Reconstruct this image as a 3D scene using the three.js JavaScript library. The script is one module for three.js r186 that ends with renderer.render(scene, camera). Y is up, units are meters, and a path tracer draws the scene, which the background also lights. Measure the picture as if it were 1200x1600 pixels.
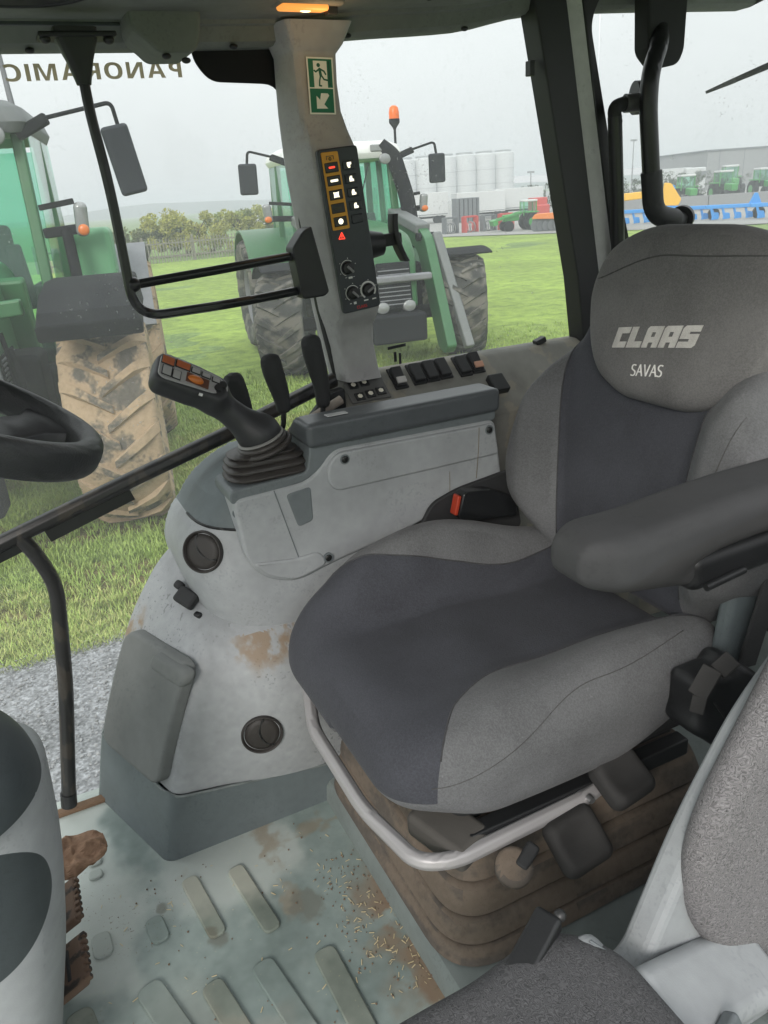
import * as THREE from 'three';
import { RoundedBoxGeometry } from 'three/addons/geometries/RoundedBoxGeometry.js';
import { TextGeometry } from 'three/addons/geometries/TextGeometry.js';
import { FontLoader } from 'three/addons/loaders/FontLoader.js';
import { mergeGeometries, toCreasedNormals } from 'three/addons/utils/BufferGeometryUtils.js';

// ---------------------------------------------------------------- camera, sky, sun, exposure
const scene = new THREE.Scene();
const renderer = new THREE.WebGLRenderer({ antialias: true });
renderer.toneMapping = THREE.LinearToneMapping;
renderer.toneMappingExposure = 2.42;
renderer.shadowMap.enabled = true;
const camera = new THREE.PerspectiveCamera(67.38, 0.75, 0.02, 900);
camera.position.set(0, 1.25, 0);                                   // standing in the open door; cab floor is y = 0
camera.up.set(0.22176, 0.92278, -0.31511);
camera.lookAt(0.38678, 1.25 - 0.37989, -0.84029);

{ // overcast sky: brighter overhead than at the horizon, faint cloud texture
  const W = 256, H = 128, d = new Float32Array(W * H * 4);
  const h2 = (i, j) => { let s = Math.sin(i * 127.1 + j * 311.7) * 43758.5453; return s - Math.floor(s); };
  const n2 = (x, y, P) => { const i = Math.floor(x), j = Math.floor(y), a = x - i, b = y - j, u = a * a * (3 - 2 * a), v = b * b * (3 - 2 * b), w = (k) => ((k % P) + P) % P;
    return (h2(w(i), j) * (1 - u) + h2(w(i + 1), j) * u) * (1 - v) + (h2(w(i), j + 1) * (1 - u) + h2(w(i + 1), j + 1) * u) * v; };
  for (let y = 0; y < H; y++) for (let x = 0; x < W; x++) {
    const el = ((y + 0.5) / H - 0.5) * Math.PI, s = Math.max(0, Math.sin(el));
    const cl = (n2(x / 16, y / 6, 16) - 0.5) * 0.10 + (n2(x / 6.4, y / 3, 40) - 0.5) * 0.05;
    const L = 0.365 * (1 + 1.5 * s) * (1 + cl);
    d.set([L * 0.975, L * 1.0, L * 1.025, 1], (y * W + x) * 4);
  }
  const t = new THREE.DataTexture(d, W, H, THREE.RGBAFormat, THREE.FloatType);
  t.mapping = THREE.EquirectangularReflectionMapping; t.magFilter = THREE.LinearFilter; t.needsUpdate = true;
  scene.background = t; scene.environment = t;
}
const sun = new THREE.DirectionalLight(0xfff9f2, 1.0);               // a pale sun behind the cloud, on the open-door side
sun.position.set(-10, 9, 11.5); sun.target.position.set(0.5, 0, -1.5);
sun.castShadow = true; sun.shadow.radius = 40; sun.shadow.mapSize.set(2048, 2048);
Object.assign(sun.shadow.camera, { left: -20, right: 20, top: 20, bottom: -20, near: 1, far: 60 });
scene.add(sun, sun.target);

// ---------------------------------------------------------------- helpers
const V = (x, y, z) => new THREE.Vector3(x, y, z);
let seed = 7; const rnd = () => { seed = (seed + 0x6d2b79f5) | 0; let t = Math.imul(seed ^ (seed >>> 15), 1 | seed); t = (t + Math.imul(t ^ (t >>> 7), 61 | t)) ^ t; return ((t ^ (t >>> 14)) >>> 0) / 4294967296; };
const rr = (a, b) => a + (b - a) * rnd();
const clamp = (x, a = 0, b = 1) => Math.min(b, Math.max(a, x)), ss = (a, b, x) => { const t = clamp((x - a) / (b - a)); return t * t * (3 - 2 * t); }, mix = (a, b, t) => a + (b - a) * t;
const hash = (i, j, k) => { let h = (Math.imul(i, 374761393) ^ Math.imul(j, 668265263) ^ Math.imul(k, 2147483647 - 58)) | 0; h = Math.imul(h ^ (h >>> 13), 1274126177); return ((h ^ (h >>> 16)) >>> 0) / 4294967296; };
function vn(x, y, z, P = 0) {                                        // value noise, periodic in x and y if P is given
  const i = Math.floor(x), j = Math.floor(y), k = Math.floor(z), f = (t) => t * t * (3 - 2 * t), a = f(x - i), b = f(y - j), c = f(z - k), w = P ? (q) => ((q % P) + P) % P : (q) => q;
  const i0 = w(i), i1 = w(i + 1), j0 = w(j), j1 = w(j + 1);
  const L = (p, q, t) => p + (q - p) * t;
  return L(L(L(hash(i0, j0, k), hash(i1, j0, k), a), L(hash(i0, j1, k), hash(i1, j1, k), a), b), L(L(hash(i0, j0, k + 1), hash(i1, j0, k + 1), a), L(hash(i0, j1, k + 1), hash(i1, j1, k + 1), a), b), c);
}
const fbm = (x, y, z, o = 4, P = 0) => { let s = 0, a = 0.5, n = 0; for (let q = 0; q < o; q++) { s += a * vn(x, y, z + q * 17.3, P); n += a; a *= 0.5; x *= 2; y *= 2; z *= 2; P *= 2; } return s / n; };
function curve(pts) {                                                // monotone cubic through [x, y] pairs
  const n = pts.length, d = [], m = []; for (let i = 0; i < n - 1; i++) d.push((pts[i + 1][1] - pts[i][1]) / (pts[i + 1][0] - pts[i][0]));
  for (let i = 0; i < n; i++) m.push(i === 0 ? d[0] : i === n - 1 ? d[n - 2] : d[i - 1] * d[i] <= 0 ? 0 : 2 * d[i - 1] * d[i] / (d[i - 1] + d[i]));
  return (x) => {
    if (x <= pts[0][0]) return pts[0][1]; if (x >= pts[n - 1][0]) return pts[n - 1][1];
    let i = 0; while (x > pts[i + 1][0]) i++;
    const h = pts[i + 1][0] - pts[i][0], t = (x - pts[i][0]) / h, t2 = t * t, t3 = t2 * t;
    return pts[i][1] * (2 * t3 - 3 * t2 + 1) + m[i] * h * (t3 - 2 * t2 + t) + pts[i + 1][1] * (3 * t2 - 2 * t3) + m[i + 1] * h * (t3 - t2);
  };
}
function tex(w, h, fn, srgb = false) {
  const d = new Uint8Array(w * h * 4);
  for (let y = 0; y < h; y++) for (let x = 0; x < w; x++) { const v = fn((x + 0.5) / w, (y + 0.5) / h), c = Array.isArray(v) ? v : [v, v, v]; const o = (y * w + x) * 4; for (let q = 0; q < 3; q++) d[o + q] = clamp(c[q]) * 255; d[o + 3] = c.length > 3 ? clamp(c[3]) * 255 : 255; }
  const t = new THREE.DataTexture(d, w, h); t.wrapS = t.wrapT = THREE.RepeatWrapping; t.magFilter = THREE.LinearFilter; t.minFilter = THREE.LinearMipmapLinearFilter; t.generateMipmaps = true;
  if (srgb) t.colorSpace = THREE.SRGBColorSpace; t.needsUpdate = true; return t;
}
const rep = (t, sx, sy = sx, ox = 0, oy = 0) => { const c = t.clone(); c.repeat.set(sx, sy); c.offset.set(ox, oy); c.needsUpdate = true; return c; };
function canvasTex(w, h, draw) { const c = document.createElement('canvas'); c.width = w; c.height = h; draw(c.getContext('2d'), w, h); const t = new THREE.CanvasTexture(c); t.colorSpace = THREE.SRGBColorSpace; return t; }

// geometry --------------------------------------------------------
function boxUV(g) {                                                  // uv in metres, by the main direction of each face
  if (g.userData.ownUV) return g;
  const n = g.index ? g.toNonIndexed() : g, p = n.attributes.position, N = n.attributes.normal, uv = new Float32Array(p.count * 2);
  for (let i = 0; i < p.count; i += 3) {
    let ax = 0, ay = 0, az = 0; for (let q = 0; q < 3; q++) { ax += N.getX(i + q); ay += N.getY(i + q); az += N.getZ(i + q); }
    ax = Math.abs(ax); ay = Math.abs(ay); az = Math.abs(az);
    for (let q = 0; q < 3; q++) { const x = p.getX(i + q), y = p.getY(i + q), z = p.getZ(i + q), o = (i + q) * 2; if (ay >= ax && ay >= az) { uv[o] = x; uv[o + 1] = z; } else if (ax >= az) { uv[o] = z; uv[o + 1] = y; } else { uv[o] = x; uv[o + 1] = y; } }
  }
  n.setAttribute('uv', new THREE.BufferAttribute(uv, 2)); return n;
}
const plain = (g) => { const n = g.index ? g.toNonIndexed() : g.clone(); for (const k of Object.keys(n.attributes)) if (!['position', 'normal', 'uv'].includes(k)) n.deleteAttribute(k); if (!n.attributes.uv) n.setAttribute('uv', new THREE.BufferAttribute(new Float32Array(n.attributes.position.count * 2), 2)); n.clearGroups(); return n; };
const merge = (list) => mergeGeometries(list.map(plain));
function xf(g, { p = [0, 0, 0], r = [0, 0, 0], s = 1, q } = {}) { const m = new THREE.Matrix4().compose(V(...p), q ?? new THREE.Quaternion().setFromEuler(new THREE.Euler(...r)), Array.isArray(s) ? V(...s) : V(s, s, s)); g.applyMatrix4(m); return g; }
const box = (w, h, d, p = [0, 0, 0], r = [0, 0, 0], rad = Math.min(w, h, d) * 0.15) => xf(rad > 0 ? new RoundedBoxGeometry(w, h, d, 2, rad) : new THREE.BoxGeometry(w, h, d), { p, r });
const frameQ = (z, y) => { const Z = z.clone().normalize(), X = y.clone().cross(Z).normalize(), Y = Z.clone().cross(X); return new THREE.Quaternion().setFromRotationMatrix(new THREE.Matrix4().makeBasis(X, Y, Z)); };
function beam(a, b, w, h, rad, up = V(0, 1, 0)) { const A = V(...a), B = V(...b), d = B.clone().sub(A); return xf(rad === 0 ? new THREE.BoxGeometry(w, h, d.length()) : new RoundedBoxGeometry(w, h, d.length(), 2, rad ?? Math.min(w, h) * 0.2), { p: A.clone().add(B).multiplyScalar(0.5).toArray(), q: frameQ(d, Math.abs(d.clone().normalize().dot(up)) > 0.98 ? V(1, 0, 0) : up) }); }
function cyl(a, b, r0, r1 = r0, seg = 20, cap = true) { const A = V(...a), B = V(...b), d = B.clone().sub(A); return xf(new THREE.CylinderGeometry(r1, r0, d.length(), seg, 1, !cap), { p: A.clone().add(B).multiplyScalar(0.5).toArray(), q: new THREE.Quaternion().setFromUnitVectors(V(0, 1, 0), d.normalize()) }); }
function fillet(pts, r, n = 6) {
  const P = pts.map((p) => V(...p)), out = [P[0]];
  for (let i = 1; i < P.length - 1; i++) {
    const a = P[i - 1].clone().sub(P[i]), b = P[i + 1].clone().sub(P[i]), q = Math.min(r, a.length() * 0.48, b.length() * 0.48), s = P[i].clone().add(a.setLength(q)), e = P[i].clone().add(b.setLength(q));
    for (let k = 0; k <= n; k++) { const t = k / n; out.push(s.clone().multiplyScalar((1 - t) ** 2).add(P[i].clone().multiplyScalar(2 * t * (1 - t))).add(e.clone().multiplyScalar(t * t))); }
  }
  out.push(P[P.length - 1]); return out;
}
function sweep(pts, prof, { closed = false, up = V(0, 1, 0), crease = 0.9 } = {}) {   // prof: radius, [[a,b]...] or (t) => [[a,b]...]
  const P = pts.map((p) => (p.isVector3 ? p : V(...p))), n = P.length;
  const ring = (r) => Array.from({ length: 16 }, (_, k) => [Math.cos(k / 8 * Math.PI) * r, Math.sin(k / 8 * Math.PI) * r]);
  const secs = [];
  let U = null;
  for (let i = 0; i < n; i++) {
    const T = P[closed ? (i + 1) % n : Math.min(n - 1, i + 1)].clone().sub(P[closed ? (i - 1 + n) % n : Math.max(0, i - 1)]).normalize();
    if (!U) { U = up.clone().sub(T.clone().multiplyScalar(up.dot(T))); if (U.length() < 0.05) U = V(1, 0, 0).sub(T.clone().multiplyScalar(T.x)); U.normalize(); } else U = U.sub(T.clone().multiplyScalar(U.dot(T))).normalize();
    const S = T.clone().cross(U), pr = typeof prof === 'number' ? ring(prof) : typeof prof === 'function' ? (() => { const v = prof(i / (n - 1)); return typeof v === 'number' ? ring(v) : v; })() : prof;
    secs.push(pr.map(([a, b]) => P[i].clone().addScaledVector(S, a).addScaledVector(U, b)));
  }
  return loft(secs, { ring: closed, caps: !closed, crease });
}
function loft(secs, { caps = true, ring = false, crease = 0.7 } = {}) {
  const m = secs[0].length, pos = [], idx = [], A = (p) => (p.isVector3 ? pos.push(p.x, p.y, p.z) : pos.push(...p));
  for (const s of secs) s.forEach(A);
  const L = secs.length, R = ring ? L : L - 1;
  for (let i = 0; i < R; i++) for (let j = 0; j < m; j++) { const a = i * m + j, b = i * m + (j + 1) % m, c = ((i + 1) % L) * m + j, d = ((i + 1) % L) * m + (j + 1) % m; idx.push(a, b, d, a, d, c); }
  if (caps) for (const e of [0, L - 1]) { const c = pos.length / 3, ct = [0, 0, 0]; for (let j = 0; j < m; j++) for (let q = 0; q < 3; q++) ct[q] += pos[(e * m + j) * 3 + q] / m; pos.push(...ct); for (let j = 0; j < m; j++) { const a = e * m + j, b = e * m + (j + 1) % m; e ? idx.push(a, b, c) : idx.push(b, a, c); } }
  const g = new THREE.BufferGeometry(); g.setAttribute('position', new THREE.Float32BufferAttribute(pos, 3)); g.setIndex(idx);
  // orient outward
  let vol = 0; for (let i = 0; i < idx.length; i += 3) { const [a, b, c] = [idx[i], idx[i + 1], idx[i + 2]].map((k) => V(pos[k * 3], pos[k * 3 + 1], pos[k * 3 + 2])); vol += a.dot(b.cross(c)); }
  if (vol < 0) { for (let i = 0; i < idx.length; i += 3) [idx[i], idx[i + 1]] = [idx[i + 1], idx[i]]; g.setIndex(idx); }
  return toCreasedNormals(g, crease);
}
function roundPoly(pts, r, n = 5) {                                  // pts [[x,y,(r)]...] -> rounded outline
  const out = [], k = pts.length;
  for (let i = 0; i < k; i++) {
    const p = pts[i], a = pts[(i - 1 + k) % k], b = pts[(i + 1) % k], la = Math.hypot(a[0] - p[0], a[1] - p[1]), lb = Math.hypot(b[0] - p[0], b[1] - p[1]), q = Math.min(p[2] ?? r, la * 0.48, lb * 0.48);
    if (q < 1e-5) { out.push([p[0], p[1]]); continue; }
    const s = [p[0] + (a[0] - p[0]) * q / la, p[1] + (a[1] - p[1]) * q / la], e = [p[0] + (b[0] - p[0]) * q / lb, p[1] + (b[1] - p[1]) * q / lb];
    for (let m = 0; m <= n; m++) { const t = m / n; out.push([s[0] * (1 - t) ** 2 + 2 * t * (1 - t) * p[0] + t * t * e[0], s[1] * (1 - t) ** 2 + 2 * t * (1 - t) * p[1] + t * t * e[1]]); }
  }
  return out;
}
function slab(pts, depth, { r = 0, bevel = 0.004, p = [0, 0, 0], rot = [0, 0, 0], q, holes = [] } = {}) {   // outline in xy, extruded along +z, bevelled
  const s = new THREE.Shape(roundPoly(pts, r).map(([x, y]) => new THREE.Vector2(x, y)));
  for (const h of holes) s.holes.push(new THREE.Path(h.map(([x, y]) => new THREE.Vector2(x, y))));
  const g = new THREE.ExtrudeGeometry(s, { depth: Math.max(1e-4, depth - 2 * bevel), bevelEnabled: bevel > 0, bevelSize: bevel, bevelThickness: bevel, bevelOffset: -bevel, bevelSegments: 3, curveSegments: 8 });
  g.translate(0, 0, bevel); const c = toCreasedNormals(g, 0.24), P = c.attributes.position, N = c.attributes.normal;
  for (let i = 0; i < P.count; i += 3) if (Math.abs(P.getZ(i) - P.getZ(i + 1)) < 1e-7 && Math.abs(P.getZ(i) - P.getZ(i + 2)) < 1e-7) for (let k = 0; k < 3; k++) N.setXYZ(i + k, 0, 0, P.getZ(i) > depth / 2 ? 1 : -1);   // flat caps
  return xf(c, { p, r: rot, q });
}
function lathe(pts, seg = 32, o = {}) { return xf(new THREE.LatheGeometry(pts.map(([x, y]) => new THREE.Vector2(x, y)), seg), o); }
// implicit surfaces -----------------------------------------------
const sdBox = (x, y, z, hx, hy, hz, r) => { const a = Math.abs(x) - hx + r, b = Math.abs(y) - hy + r, c = Math.abs(z) - hz + r; return Math.hypot(Math.max(a, 0), Math.max(b, 0), Math.max(c, 0)) + Math.min(Math.max(a, b, c), 0) - r; };
const smin = (a, b, k) => { const h = Math.max(k - Math.abs(a - b), 0) / k; return Math.min(a, b) - h * h * k * 0.25; }, smax = (a, b, k) => -smin(-a, -b, k);
const sdCap = (x, y, z, a, b, ra, rb) => { const d = [b[0] - a[0], b[1] - a[1], b[2] - a[2]], e = [x - a[0], y - a[1], z - a[2]], t = clamp((e[0] * d[0] + e[1] * d[1] + e[2] * d[2]) / (d[0] ** 2 + d[1] ** 2 + d[2] ** 2)); return Math.hypot(e[0] - d[0] * t, e[1] - d[1] * t, e[2] - d[2] * t) - mix(ra, rb, t); };
function nets(f, lo, hi, cell) {
  const [nx, ny, nz] = [0, 1, 2].map((i) => Math.ceil((hi[i] - lo[i]) / cell) + 1), v = new Float32Array(nx * ny * nz), at = (i, j, k) => (k * ny + j) * nx + i;
  for (let k = 0; k < nz; k++) for (let j = 0; j < ny; j++) for (let i = 0; i < nx; i++) v[at(i, j, k)] = f(lo[0] + i * cell, lo[1] + j * cell, lo[2] + k * cell);
  const id = new Int32Array(nx * ny * nz).fill(-1), pos = [], idx = [];
  const C = [[0, 0, 0], [1, 0, 0], [0, 1, 0], [1, 1, 0], [0, 0, 1], [1, 0, 1], [0, 1, 1], [1, 1, 1]], E = [[0, 1], [2, 3], [4, 5], [6, 7], [0, 2], [1, 3], [4, 6], [5, 7], [0, 4], [1, 5], [2, 6], [3, 7]];
  for (let k = 0; k < nz - 1; k++) for (let j = 0; j < ny - 1; j++) for (let i = 0; i < nx - 1; i++) {
    const c = C.map(([a, b, d]) => v[at(i + a, j + b, k + d)]); let s = 0; for (const q of c) s += q < 0 ? 1 : 0; if (s === 0 || s === 8) continue;
    let x = 0, y = 0, z = 0, n = 0;
    for (const [a, b] of E) if ((c[a] < 0) !== (c[b] < 0)) { const t = c[a] / (c[a] - c[b]); x += mix(C[a][0], C[b][0], t); y += mix(C[a][1], C[b][1], t); z += mix(C[a][2], C[b][2], t); n++; }
    id[at(i, j, k)] = pos.length / 3; pos.push(lo[0] + (i + x / n) * cell, lo[1] + (j + y / n) * cell, lo[2] + (k + z / n) * cell);
  }
  const quad = (a, b, c, d, flip) => { if (a < 0 || b < 0 || c < 0 || d < 0) return; flip ? idx.push(a, c, b, a, d, c) : idx.push(a, b, c, a, c, d); };
  for (let k = 1; k < nz - 1; k++) for (let j = 1; j < ny - 1; j++) for (let i = 1; i < nx - 1; i++) {
    const s = v[at(i, j, k)] < 0;
    if (s !== v[at(i + 1, j, k)] < 0) quad(id[at(i, j - 1, k - 1)], id[at(i, j, k - 1)], id[at(i, j, k)], id[at(i, j - 1, k)], !s);
    if (s !== v[at(i, j + 1, k)] < 0) quad(id[at(i - 1, j, k - 1)], id[at(i - 1, j, k)], id[at(i, j, k)], id[at(i, j, k - 1)], !s);
    if (s !== v[at(i, j, k + 1)] < 0) quad(id[at(i - 1, j - 1, k)], id[at(i, j - 1, k)], id[at(i, j, k)], id[at(i - 1, j, k)], !s);
  }
  const nor = new Float32Array(pos.length), h = cell * 0.35;
  for (let i = 0; i < pos.length; i += 3) for (let pass = 0; pass < 3; pass++) {
    let [x, y, z] = [pos[i], pos[i + 1], pos[i + 2]], gx = f(x + h, y, z) - f(x - h, y, z), gy = f(x, y + h, z) - f(x, y - h, z), gz = f(x, y, z + h) - f(x, y, z - h), l = Math.hypot(gx, gy, gz) || 1;
    if (pass < 2) { const d = clamp(f(x, y, z) * 2 * h / l, -cell, cell); pos[i] -= gx / l * d; pos[i + 1] -= gy / l * d; pos[i + 2] -= gz / l * d; } else { nor[i] = gx / l; nor[i + 1] = gy / l; nor[i + 2] = gz / l; }
  }
  const g = new THREE.BufferGeometry(); g.setAttribute('position', new THREE.Float32BufferAttribute(pos, 3)); g.setAttribute('normal', new THREE.BufferAttribute(nor, 3)); g.setIndex(idx); return g;
}
function splitGeo(g, f) {                                            // [where f < 0, where f >= 0], cut exactly along f = 0
  const n = g.index ? g.toNonIndexed() : g, p = n.attributes.position, N = n.attributes.normal, out = [[[], []], [[], []]];
  const put = (o, P) => { for (const q of P) { o[0].push(q[0], q[1], q[2]); o[1].push(q[3], q[4], q[5]); } };
  for (let i = 0; i < p.count; i += 3) {
    const T = [0, 1, 2].map((q) => { const k = i + q, a = [p.getX(k), p.getY(k), p.getZ(k), N.getX(k), N.getY(k), N.getZ(k)]; a.push(f(a[0], a[1], a[2])); return a; });
    const neg = T.filter((q) => q[6] < 0).length;
    if (neg === 0 || neg === 3) { put(out[neg === 3 ? 0 : 1], T); continue; }
    const poly = [[], []];
    for (let q = 0; q < 3; q++) { const a = T[q], b = T[(q + 1) % 3]; poly[a[6] < 0 ? 0 : 1].push(a); if ((a[6] < 0) !== (b[6] < 0)) { const t = a[6] / (a[6] - b[6]), c = a.map((x, m) => mix(x, b[m], t)); poly[0].push(c); poly[1].push(c); } }
    for (const s of [0, 1]) for (let q = 1; q < poly[s].length - 1; q++) put(out[s], [poly[s][0], poly[s][q], poly[s][q + 1]]);
  }
  return out.map(([a, b]) => { const r = new THREE.BufferGeometry(); r.setAttribute('position', new THREE.Float32BufferAttribute(a, 3)); r.setAttribute('normal', new THREE.Float32BufferAttribute(b, 3)); return r; });
}
const hitS = (f, p, d, max = 0.4) => { const D = V(...d).normalize(); let t = 0; for (let i = 0; i < 800 && t < max; i++) { const q = f(p[0] + D.x * t, p[1] + D.y * t, p[2] + D.z * t); if (q < 0.0002) break; t += Math.max(0.0004, q * 0.4); } return [p[0] + D.x * t, p[1] + D.y * t, p[2] + D.z * t]; };
const gradS = (f, p, h = 0.002) => V(f(p[0] + h, p[1], p[2]) - f(p[0] - h, p[1], p[2]), f(p[0], p[1] + h, p[2]) - f(p[0], p[1] - h, p[2]), f(p[0], p[1], p[2] + h) - f(p[0], p[1], p[2] - h)).normalize();

// things and parts ------------------------------------------------
const taken = new Map(), bases = new WeakMap();
const numbered = (n) => { const k = taken.get(n) ?? 0; taken.set(n, k + 1); return k ? n + '_' + String(k).padStart(3, '0') : n; };
function thing(name, label, category, base = [0, 0, 0], group) {
  const o = new THREE.Group(); o.name = numbered(name); o.position.set(...base); o.userData = { label, category }; if (group) o.userData.group = group; bases.set(o, base); scene.add(o); return o;
}
function part(name, g, m, parent, label) {                           // geometry in world (or the thing's own) coordinates
  const u = boxUV(Array.isArray(g) ? merge(g) : g), b = bases.get(parent) ?? [0, 0, 0]; u.translate(-b[0], -b[1], -b[2]);
  const o = new THREE.Mesh(u, m); o.name = name; o.castShadow = o.receiveShadow = true; if (label) o.userData.label = label; bases.set(o, b); parent.add(o); return o;
}
function piece(name, g, m, parent, p, r = [0, 0, 0], s = 1) { const o = new THREE.Mesh(g, m), b = bases.get(parent) ?? [0, 0, 0]; o.name = name; o.position.set(p[0] - b[0], p[1] - b[1], p[2] - b[2]); o.rotation.set(...r); Array.isArray(s) ? o.scale.set(...s) : o.scale.setScalar(s); o.castShadow = o.receiveShadow = true; parent.add(o); return o; }
function single(name, g, m, label, category, group) { const u = boxUV(Array.isArray(g) ? merge(g) : g); u.computeBoundingBox(); const c = u.boundingBox.getCenter(V(0, 0, 0)); c.y = u.boundingBox.min.y; u.translate(-c.x, -c.y, -c.z); const o = new THREE.Mesh(u, m); o.name = numbered(name); o.position.copy(c); o.castShadow = o.receiveShadow = true; o.userData = { label, category }; if (group) o.userData.group = group; bases.set(o, c.toArray()); scene.add(o); return o; }
function struct(name, g, m) { const o = new THREE.Mesh(boxUV(Array.isArray(g) ? merge(g) : g), m); o.name = numbered(name); o.castShadow = o.receiveShadow = true; o.userData = { kind: 'structure' }; scene.add(o); return o; }

// ---------------------------------------------------------------- materials (linear base colours)
const grainT = tex(256, 256, (u, v) => 0.5 + 0.5 * (fbm(u * 64, v * 64, 1, 2, 64) - 0.5) + 0.25 * (vn(u * 32, v * 32, 5, 32) - 0.5));
const mottleT = tex(512, 512, (u, v) => { const a = fbm(u * 6, v * 6, 3, 6, 6), b = fbm(u * 40, v * 40, 9, 3, 40), s = ss(0.72, 0.80, vn(u * 150, v * 150, 4, 150)) * ss(0.5, 0.62, fbm(u * 8, v * 8, 12, 3, 8)); return clamp(0.86 + 0.28 * (a - 0.5) + 0.14 * (b - 0.5) - 0.10 * s); });
const weaveT = tex(256, 256, (u, v) => { const n = 64, a = Math.sin(u * n * 2 * Math.PI) * Math.sin(v * n * 2 * Math.PI); return 0.5 + 0.25 * a + 0.5 * (fbm(u * 90, v * 90, 2, 2, 90) - 0.5); });
const clothT = tex(512, 512, (u, v) => { const a = fbm(u * 5, v * 5, 21, 6, 5), b = vn(u * 220, v * 220, 2, 220), w = 0.5 + 0.5 * Math.sin(u * 160 * 2 * Math.PI), l = ss(0.93, 0.97, vn(u * 120, v * 120, 14, 120)) * ss(0.5, 0.6, fbm(u * 9, v * 9, 31, 3, 9)); return clamp(0.74 + 0.38 * (a - 0.5) + 0.26 * (b - 0.5) + 0.05 * w + 0.35 * l); });
const col = (r, g, b) => new THREE.Color().setRGB(r, g, b);
const M = {};
const plastic = (c, rough = 0.55, o = {}) => new THREE.MeshStandardMaterial({ color: col(...c), roughness: rough, map: rep(mottleT, 1.9), bumpMap: rep(grainT, 11), bumpScale: 0.0002, ...o });
const cloth = (c, o = {}) => new THREE.MeshPhysicalMaterial({ color: col(...c), roughness: 0.95, map: rep(clothT, 3.1), bumpMap: rep(weaveT, 7), bumpScale: 0.0009, sheen: 0.35, sheenRoughness: 0.6, sheenColor: col(0.3, 0.3, 0.3), ...o });
M.light = plastic([0.34, 0.357, 0.366]); M.mid = plastic([0.145, 0.165, 0.172]); M.dark = plastic([0.06, 0.072, 0.078], 0.5); M.base = plastic([0.125, 0.15, 0.155], 0.6);
M.black = plastic([0.013, 0.014, 0.015], 0.5); M.blackMatt = plastic([0.022, 0.023, 0.024], 0.75); M.trim = plastic([0.013, 0.014, 0.014], 0.35);
M.lining = plastic([0.19, 0.205, 0.185], 0.85); M.taupe = plastic([0.40, 0.395, 0.39], 0.7);
M.charcoal = cloth([0.06, 0.063, 0.075]); M.greyCloth = cloth([0.158, 0.161, 0.165]); M.flapCloth = cloth([0.195, 0.19, 0.187]);
M.silver = new THREE.MeshStandardMaterial({ color: col(0.36, 0.35, 0.352), roughness: 0.45, metalness: 0.25, bumpMap: rep(grainT, 9), bumpScale: 0.0001 });
M.steel = new THREE.MeshStandardMaterial({ color: col(0.5, 0.5, 0.5), roughness: 0.35, metalness: 0.9 });
M.white = plastic([0.75, 0.75, 0.73], 0.6);
M.tube = new THREE.MeshStandardMaterial({ color: col(0.016, 0.017, 0.018), roughness: 0.32, map: rep(mottleT, 3), bumpMap: rep(grainT, 14), bumpScale: 0.0001 });
const font = await new FontLoader().loadAsync('fonts/droid/droid_sans_bold.typeface.json');
const fontR = await new FontLoader().loadAsync('fonts/droid/droid_sans_regular.typeface.json');
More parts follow.
